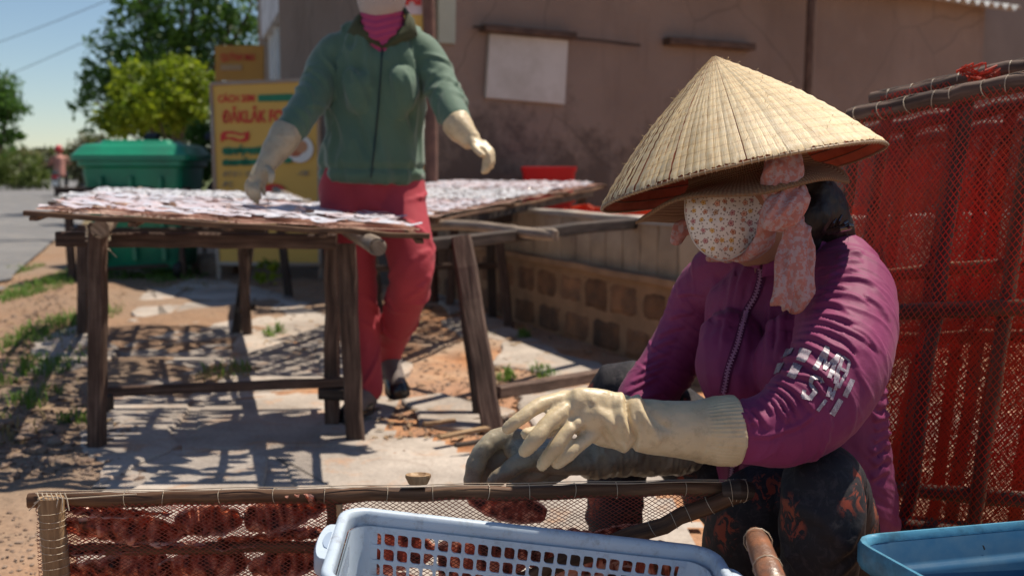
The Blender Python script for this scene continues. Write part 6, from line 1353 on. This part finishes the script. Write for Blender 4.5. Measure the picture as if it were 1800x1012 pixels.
for i, (p0, p1, hw) in enumerate([((590, 960), (790, 968), 44), ((770, 985), (960, 975), 46), ((930, 965), (1120, 985), 48), ((1060, 1000), (1230, 985), 50), ((600, 1040), (800, 1050), 44), ((780, 1060), (1000, 1055), 46), ((980, 1060), (1220, 1070), 50)]):
    a, b = FP(*p0, -.012), FP(*p1, -.012); t_ = (b-a).normalized(); s_ = nz.cross(t_); L = (b-a).length; W_ = hw/1260; rs = []; gs = []
    for k in range(21):
        q = k/20; w = W_*(.3+.75*math.sin(min(1, q*1.1+.08)*math.pi)**.5)
        rs.append([a+t_*L*q+s_*(w*(m/3-1)*(1+.15*fbm(q*12, m+i)))+nz*.006*fbm(q*7+i, m*.5) for m in range(7)]); gs += [(q*L*3+i+17, m/3-1, i) for m in range(7)]
    mb = MB(); mb.rings(rs, gs, cap=False, closed=False); mb.rings([[p-nz*.0015 for p in r_] for r_ in rs], gs, cap=False, closed=False); tag(obj('dried_squid', mb, MT['squid'], None, True, 3), ['whole dried squid behind the left end of the basket, in its upper hole rows', 'dried squid behind the left half of the basket, under the one at its end', 'dried squid behind the middle of the basket holes', 'dried squid behind the right end of the basket holes', 'lower dried squid behind the left end of the basket', 'lower dried squid behind the middle of the basket', 'lower dried squid behind the right end of the basket'][i], 'dried squid', 'dried squid held in the frame netting')
# squid scraps along the right part of the net
for i, (p0, p1, hw, lb) in enumerate([((822, 872), (960, 905), 24, 'dark squid hanging under the top rail behind the net, left of the sunlit gap'), ((1030, 945), (1140, 925), 10, 'shrivelled dark squid lying by the diagonal brace')]):
    a, b = FP(*p0, -.014), FP(*p1, -.014); t_ = (b-a).normalized(); s_ = nz.cross(t_); L = (b-a).length; rs = []; gs = []
    for k in range(19):
        q = k/18; w = hw/1260*(.3+math.sin(q*3.1)**.6); rs.append([a+t_*L*q+s_*(w*(m/3-1)*(1+.2*fbm(q*12, m)))+nz*.004*fbm(q*7, m) for m in range(7)]); gs += [(q*L*3+i+7, m/3-1, i) for m in range(7)]
    mb = MB(); mb.rings(rs, gs, cap=False, closed=False); mb.rings([[p-nz*.0015 for p in r_] for r_ in rs], gs, cap=False, closed=False); tag(obj('dried_squid', mb, MT['squid'], None, True, 3), lb, 'dried squid', 'dried squid held in the frame netting')
mb = MB(); c = FP(735, 838, .004); rs = [[c+u*(.019*math.cos(a)*k)+nz*(.012*math.sin(a)*k)+V(0, 0, z_) for a in [6.283*i/14 for i in range(14)]] for z_, k in ((-.010, .75), (0, 1), (.004, .98), (.0045, .8), (.001, .55))]; mb.rings(rs); tag(obj('bamboo_stub', mb, MT['palebamboo'], None, True, .9), 'small round bamboo stub tied on top of the front rail', 'bamboo stub')

# ============================================================ BLUE-WHITE BASKET
t = NT('pale_blue_plastic'); c = t.coord('Object'); col = t.mix(t.ramp(t.noise(c, 9, 6, .7), [(.5, 0), (.72, 1)]), (.44, .52, .61), (.38, .46, .53)); col = t.mix(t.ramp(t.noise(c, 26, 8, .8), [(.52, 0), (.70, .6)]), col, (.17, .15, .15)); t.b.inputs['Subsurface Weight'].default_value = .1; t.b.inputs['Subsurface Radius'].default_value = (.01, .01, .015)
MT['bplast'] = t.fin(col, .42, t.bump(t.noise(c, 90, 4), .15, .0015), .45)
BL = at(598, 882, 1.36); BR = at(1262, 957, 1.39); FL = at(566, 985, 1.165); ex = (BR-BL).normalized(); ey = (BL-FL); ey = (ey-ex*ey.dot(ex)).normalized(); ez = ex.cross(ey)     # the basket sits slightly tilted
zr = BL.z; DB = (BL-FL).length+.040; WB = (BR-BL).length-.016; o_ = BL+ex*(WB/2+.008)-ey*(DB/2+.010)
bk = empty('plastic_basket', V(o_.x, o_.y, .14), 'pale blue-white plastic basket with rows of square holes at the front edge', 'basket'); bh = .27
def BP(x, y, z_): return o_+ex*x+ey*y+ez*(z_-zr)
def brr(z_, w_, d, r, n=6):
    o = []
    for sx, sy, a0 in ((1, 1, 0), (-1, 1, 90), (-1, -1, 180), (1, -1, 270)):
        for i in range(n+1): a = math.radians(a0+90*i/n); o.append(BP(sx*(w_/2-r)+r*math.cos(a), sy*(d/2-r)+r*math.sin(a), z_))
    return o
# rim: rounded rolled edge
mb = MB(); mb.rings([brr(z_, WB+k*2, DB+k*2, .035+k) for z_, k in ((zr-.022, -.002), (zr-.020, .005), (zr-.008, .006), (zr-.002, .0045), (zr, .001), (zr, -.005), (zr-.002, -.0085), (zr-.010, -.0095), (zr-.024, -.0100), (zr-.025, -.003))]+[brr(zr-.022, WB-.004, DB-.004, .033)], cap=False); obj('rim', mb, MT['bplast'], bk, True, 1.0)
for s in (-1, 1):        # handle lugs on the short sides
    mb = MB(); rs = []
    for q in range(13):
        a = math.pi*q/12; yy = math.cos(a)*.055; xx = s*(WB/2+.004+math.sin(a)**.6*.017); rs.append([BP(s*(WB/2-.004), yy, zr-.002), BP(xx, yy, zr-.003), BP(xx+s*.002, yy, zr-.008), BP(xx, yy, zr-.026), BP(s*(WB/2-.004), yy, zr-.026)])
    mb.rings(rs); hl = obj('handle', mb, MT['bplast'], bk, True, .8)
    mb = MB(); mb.rings([[BP(s*(WB/2+.006)+s*.008*max(0, math.sin(a_)), .026*math.cos(a_), z_) for a_ in [math.pi*i/10 for i in range(11)]] for z_ in (zr-.0035, zr-.0012)]); obj('grip_pad', mb, simple('pale_grey_pad', (.30, .38, .50), None, 10, .5, .1), hl, True)
def wall(P, w_top, w_bot, h, nx, nz_, mx, m_top, m_bot, slots=False, name='side'):
    """perforated sheet P(x,z)->world, leaf shaped holes: two corners square, two rounded"""
    vs = []; fs = []; idx = {}
    def vert(x, z_, off):
        p = P(x*(w_top+(w_bot-w_top)*z_/h)/w_top, z_, off); vs.append(tuple(p)); return len(vs)-1
    W_ = w_top; cw = (W_-2*mx)/nx; chh = (h-m_top-m_bot)/nz_; sheets = []
    for off in (0, .0026):
        cells = []
        def quad(x0, z0, x1, z1): a_ = [vert(x0, z0, off), vert(x1, z0, off), vert(x1, z1, off), vert(x0, z1, off)]; fs.append(tuple(a_))
        quad(-W_/2, 0, W_/2, m_top); quad(-W_/2, h-m_bot, W_/2, h); quad(-W_/2, m_top, -W_/2+mx, h-m_bot); quad(W_/2-mx, m_top, W_/2, h-m_bot)
        for i in range(nx):
            for j in range(nz_):
                x0 = -W_/2+mx+i*cw; z0 = m_top+j*chh; cx_, cz_ = x0+cw/2, z0+chh/2; hw, hh = cw*(.385 if not slots else .24), chh*(.385 if not slots else .42); r_ = min(hw, hh)*(.75 if not slots else .9); loop = []
                for sx, sz, a0, big in ((1, 1, 0, False), (-1, 1, 90, True), (-1, -1, 180, False), (1, -1, 270, True)):
                    rr = r_ if big or slots else r_*.3
                    for k in range(4): a_ = math.radians(a0+90*k/3); loop.append((cx_+sx*(hw-rr)+rr*math.cos(a_), cz_+sz*(hh-rr)+rr*math.sin(a_)))
                out = []
                for (x, z_) in loop:
                    dx, dz = (x-cx_)/(cw/2), (z_-cz_)/(chh/2); m = max(abs(dx), abs(dz)); out.append((cx_+dx/m*cw/2, cz_+dz/m*chh/2))
                # snap the cell corners
                for sx, sz in ((1, 1), (-1, 1), (-1, -1), (1, -1)):
                    k = min(range(16), key=lambda q: (out[q][0]-(cx_+sx*cw/2))**2+(out[q][1]-(cz_+sz*chh/2))**2); out[k] = (cx_+sx*cw/2, cz_+sz*chh/2)
                I = [vert(x, z_, off) for x, z_ in loop]; Oo = [vert(x, z_, off) for x, z_ in out]
                for k in range(16): q = (k+1) % 16; fs.append((I[k], I[q], Oo[q], Oo[k]))
                cells.append(I)
        sheets.append(cells)
    for I0, I1 in zip(*sheets):
        for k in range(16): q = (k+1) % 16; fs.append((I0[k], I0[q], I1[q], I1[k]))
    mb = MB(); mb.v = vs; mb.f = fs; mb.g = vs; return obj(name, mb, MT['bplast'], bk)
tp = .05
wall(lambda x, z_, off: BP(x, DB/2-.012-.10*z_-off+.0, zr-.020-z_), WB-.045, WB-.085, .23, 24, 10, .016, .006, .010)
wall(lambda x, z_, off: BP(x, -DB/2+.012+.10*z_+off, zr-.020-z_), WB-.045, WB-.085, .23, 24, 10, .016, .006, .010)
for s in (-1, 1): wall(lambda x, z_, off, s=s: BP(s*(WB/2-.012-.10*z_-off), x, zr-.020-z_), DB-.06, DB-.09, .23, 16, 5, .012, .008, .02, True)
mb = MB(); k = .010
for sx in (-1, 1):
    for sy in (-1, 1):
        rs = []
        for z_ in (0, .23):
            dx = .10*z_; rs.append([BP(sx*(WB/2-.012-dx-.035+.035*math.cos(a)), sy*(DB/2-.012-dx-.035+.035*math.sin(a)), zr-.020-z_) for a in [math.pi/2*i/6 for i in range(7)]])
        m = MB(); m.rings(rs, cap=False, closed=False); m.rings([[p+(o_-p).normalized()*.0026 for p in r_] for r_ in rs], cap=False, closed=False); obj('corner', m, MT['bplast'], bk, True)
mb = MB(); mb.rings([brr(z_, WB-.10, DB-.10, .03) for z_ in (zr-.265, zr-.257)]); obj('floor', mb, MT['bplast'], bk, True, .8)
s3 = empty('stool', V(o_.x, o_.y, 0), 'low wooden stool under the pale blue basket', 'stool'); s3zt = min(BP(-.2, 0, zr-.266).z, BP(.2, 0, zr-.266).z)
mb = MB(); mb.box(V(o_.x, o_.y, s3zt-.013), (.34, .16, .025)); obj('seat', mb, MT['wood'], s3)
for sx in (-.14, .14):
    for sy in (-.07, .07): q = V(o_.x+sx, o_.y+sy, 0); leg(s3, V(q.x, q.y, -.02), V(q.x, q.y, s3zt-.026), .03, .03)
# ============================================================ BLUE TUB
MT['tub'] = simple('blue_plastic', (.022, .095, .19), (.018, .075, .155), 4, .30, .15, 30, .003, spec=.55, grime=(.06, .13, .20), gscale=12)
zt = .40; T0 = gp(1494, 944, zt); T1 = gp(1830, 903, zt); T2 = gp(1800, 1035, zt); 
T3 = gp(1655, 1030, zt); cor = [T0+V(.004, .004, 0), T1+V(.18, .02, 0), T2+V(.25, -.10, 0), T3+(T3-T0)*.5]
def tubring(k, z_): 
    cen = sum(cor, V(0, 0, 0))/4; out = []
    for i in range(4):
        p = cor[i]; a = cor[i-1]; b = cor[(i+1) % 4]; r_ = .045
        for j in range(6):
            q = j/5; s0 = p+(a-p).normalized()*r_; s1_ = p+(b-p).normalized()*r_; out.append((s0*(1-q)**2+p*2*q*(1-q)+s1_*q*q))
    res = []
    for p in out: d = (p-cen); d.z = 0; res.append(V(p.x+d.normalized().x*k, p.y+d.normalized().y*k, z_))
    return res
tc = sum(cor, V(0, 0, 0))/4
tu = empty('plastic_tub', V(tc.x, tc.y, 0), 'blue plastic tub with a thick wet rim at the lower right corner', 'tub')
mb = MB(); mb.rings([tubring(-.05, .0), tubring(-.02, .20), tubring(-.008, zt-.036), tubring(-.003, zt-.010), tubring(-.006, zt-.012), tubring(-.016, zt-.040), tubring(-.020, zt-.044), tubring(-.028, zt-.046), tubring(-.034, zt-.052), tubring(-.055, .20), tubring(-.07, .012)]); obj('shell', mb, MT['tub'], tu, True, .9)
mb = MB(); mb.rings([tubring(-.006, zt-.036), tubring(.005, zt-.036), tubring(.008, zt-.030), tubring(.008, zt-.006), tubring(.005, zt), tubring(0, zt), tubring(-.004, zt-.004), tubring(-.006, zt-.011)], cap=False); MT['tubrim'] = simple('worn_sunlit_rim', (.10, .32, .46), (.07, .25, .40), 14, .35, .3, 60, .003, spec=.5, grime=(.05, .11, .15), gscale=26, trans=.1); obj('rim', mb, MT['tubrim'], tu, True, .9)  # sun on the rim is painted in as a paler blue of the same plastic
mb = MB(); q = at(1718, 965, 1.36); mb.tube([q+V(.010*math.cos(a), .002*a, .008*math.sin(a)) for a in [i*.6 for i in range(9)]], .0016, 5); c = mb
h_ = obj('squid_scrap', mb, MT['hair'], None, True); tag(h_, 'tiny dark curled scrap stuck inside the blue tub', 'scrap')
# ============================================================ STUBBY TIED POLE beside the basket
mb = MB(); a = at(1328, 940, 1.20); b = at(1372, 1060, 1.06); d_ = (b-a).normalized()
mb.tube([a-d_*.004, a, a+d_*.01, a.lerp(b, .3), a.lerp(b, .6), b, V(b.x+.02, b.y-.02, .18), V(b.x+.03, b.y-.03, 0)], [.008, .012, .0145, .0155, .0165, .018, .018, .018], 14)
mb.v = [(x+.0015*fbm(x*90, z_*60), y, z_+.0015*fbm(x*80, z_*90, 3)) for x, y, z_ in mb.v]
MT['orangewood'] = simple('wet_orange_bark', (.26, .12, .06), (.14, .075, .05), 35, .35, .6, 150, .002, spec=.6, grime=(.38, .12, .04), gscale=22)
st2 = tag(obj('tied_stake', mb, MT['orangewood'], None, True, 1.2), 'short orange-brown stake wound with twine between the basket and the blue tub', 'stake')
mb = MB(); ties(mb, a, b, .0162, 3, .0006); tt_ = obj('twine', mb, MT['rail_net'], st2, True)

# ============================================================ STACK OF RED NETS, leaning at the right
def rednet(label, TL, TR, dvec, nets=2, w=.034, mid=.52, batt=(.0, .30, .42, .80), seed=0, tie=True, nsp=.0115, mt='net_red'):
    TL, TR, dvec = Vector(TL), Vector(TR), Vector(dvec); U_ = TR-TL; n_ = U_.cross(dvec).normalized(); n_ = n_ if n_.y < 0 else -n_; e = empty('netting_rack', TL+U_/2+dvec, label, 'net rack', 'red net frames leaning in a stack')
    def B_(nm, a_, b_, ww, hh, m='batten', sg=10): mb = MB(); mb.beam(a_, b_, ww, hh, up=n_, segs=sg, wob=.006, ch=.3); return obj(nm, mb, MT[m], e, True, .8)
    o = B_('top_rail', TL-U_.normalized()*.01, TR, w, .028, 'wood', 16)
    if tie: mb = MB(); ties(mb, TL, TR, w*.52, int(U_.length/.05), .0010); mb.tube([TL+U_*q-dvec.normalized()*(w*.55)+n_*(.004+.003*math.sin(q*30)) for q in [i/40 for i in range(41)]], .0011, 4); obj('twine', mb, MT['rail_net'], o, True)
    B_('mid_rail', TL+dvec*mid, TR+dvec*mid, w*.9, .02); B_('bottom_rail', TL+dvec, TR+dvec, w, .024, 'wood')
    for k in batt: B_('batten', TL+U_*k-n_*.012, TL+U_*k+dvec*1.005-n_*.012, .026, .014, 'wood' if k == batt[1] else 'batten')
    for k in range(nets): net('net', TL+n_*(.010-.016*k), U_, dvec, nsp*(1 if k == 0 else .9), .0017, MT[mt], e, 1.25 if k % 2 == 0 else .9, (.016 if k % 2 else -.012), 10, seed+k*3, .007, None if (k == 0 or seed != 9) else (lambda a_, b_: b_ > .46))
    return e
TL = at(1497, 206, 2.12); TR = at(1960, 112, 1.72); dv = at(1572, 892, 1.93)-at(1718, 160, 1.92)
dv = Vector((dv.x, dv.y-.10, dv.z))
rednet('nearest leaning frame of red netting behind the seated woman', TL, TR, dv, 1, .034, .50, (.015, .48, .74), 1, True, .0125)
rednet('second leaning frame of red netting, its top rail showing above the first', at(1540, 176, 2.22), at(2000, 72, 1.84), dv*1.0+V(-.02, -.04, 0), 1, .03, .47, (.05, .36, .66), 5, True, .0115)
rednet('third leaning frame of red netting at the back of the stack', at(1505, 235, 2.36), at(1990, 148, 1.98), dv*1.06+V(-.02, -.04, 0), 2, .03, .55, (.22, .60, .9), 9, False, .0100)
rednet('last leaning frame of red netting, closest to the low wall', at(1520, 262, 2.50), at(1990, 182, 2.12), dv*1.12+V(-.02, -.04, 0), 2, .03, .5, (.12, .5, .8), 13, False, .0110, 'net_brown')
mb = MB(); q = at(1718, 137, 2.00); rd = random.Random(2)
for k in range(26): a = rd.uniform(0, 6.28); mb.tube([q+V(rd.uniform(-.02, .02), rd.uniform(-.01, .01), rd.uniform(-.01, .01)), q+V(.04*math.cos(a), -.012, .014+.014*math.sin(a)), q+V(.05*math.cos(a+1), -.016, .012*math.sin(a))], .0018, 4)
tag(obj('net_knot', mb, MT['net_red'], None, True), 'bright red knotted bunch of net on the top rail of the stack', 'net knot')
for (b_, tx) in ((V(1.02, 2.20, 0), .88), (V(1.75, 2.3, 0), .7)):       # props behind
    mb = MB(); mb.tube([V(b_.x, b_.y+.45, -.02), V(b_.x+.0, b_.y+.08, .86)], .016, 7); tag(obj('prop_stick', mb, MT['wood'], None, True), 'stick propping the red net frames from behind, '+('nearest the seated woman' if tx > .8 else 'farther right'), 'prop stick', 'props behind the net stack')
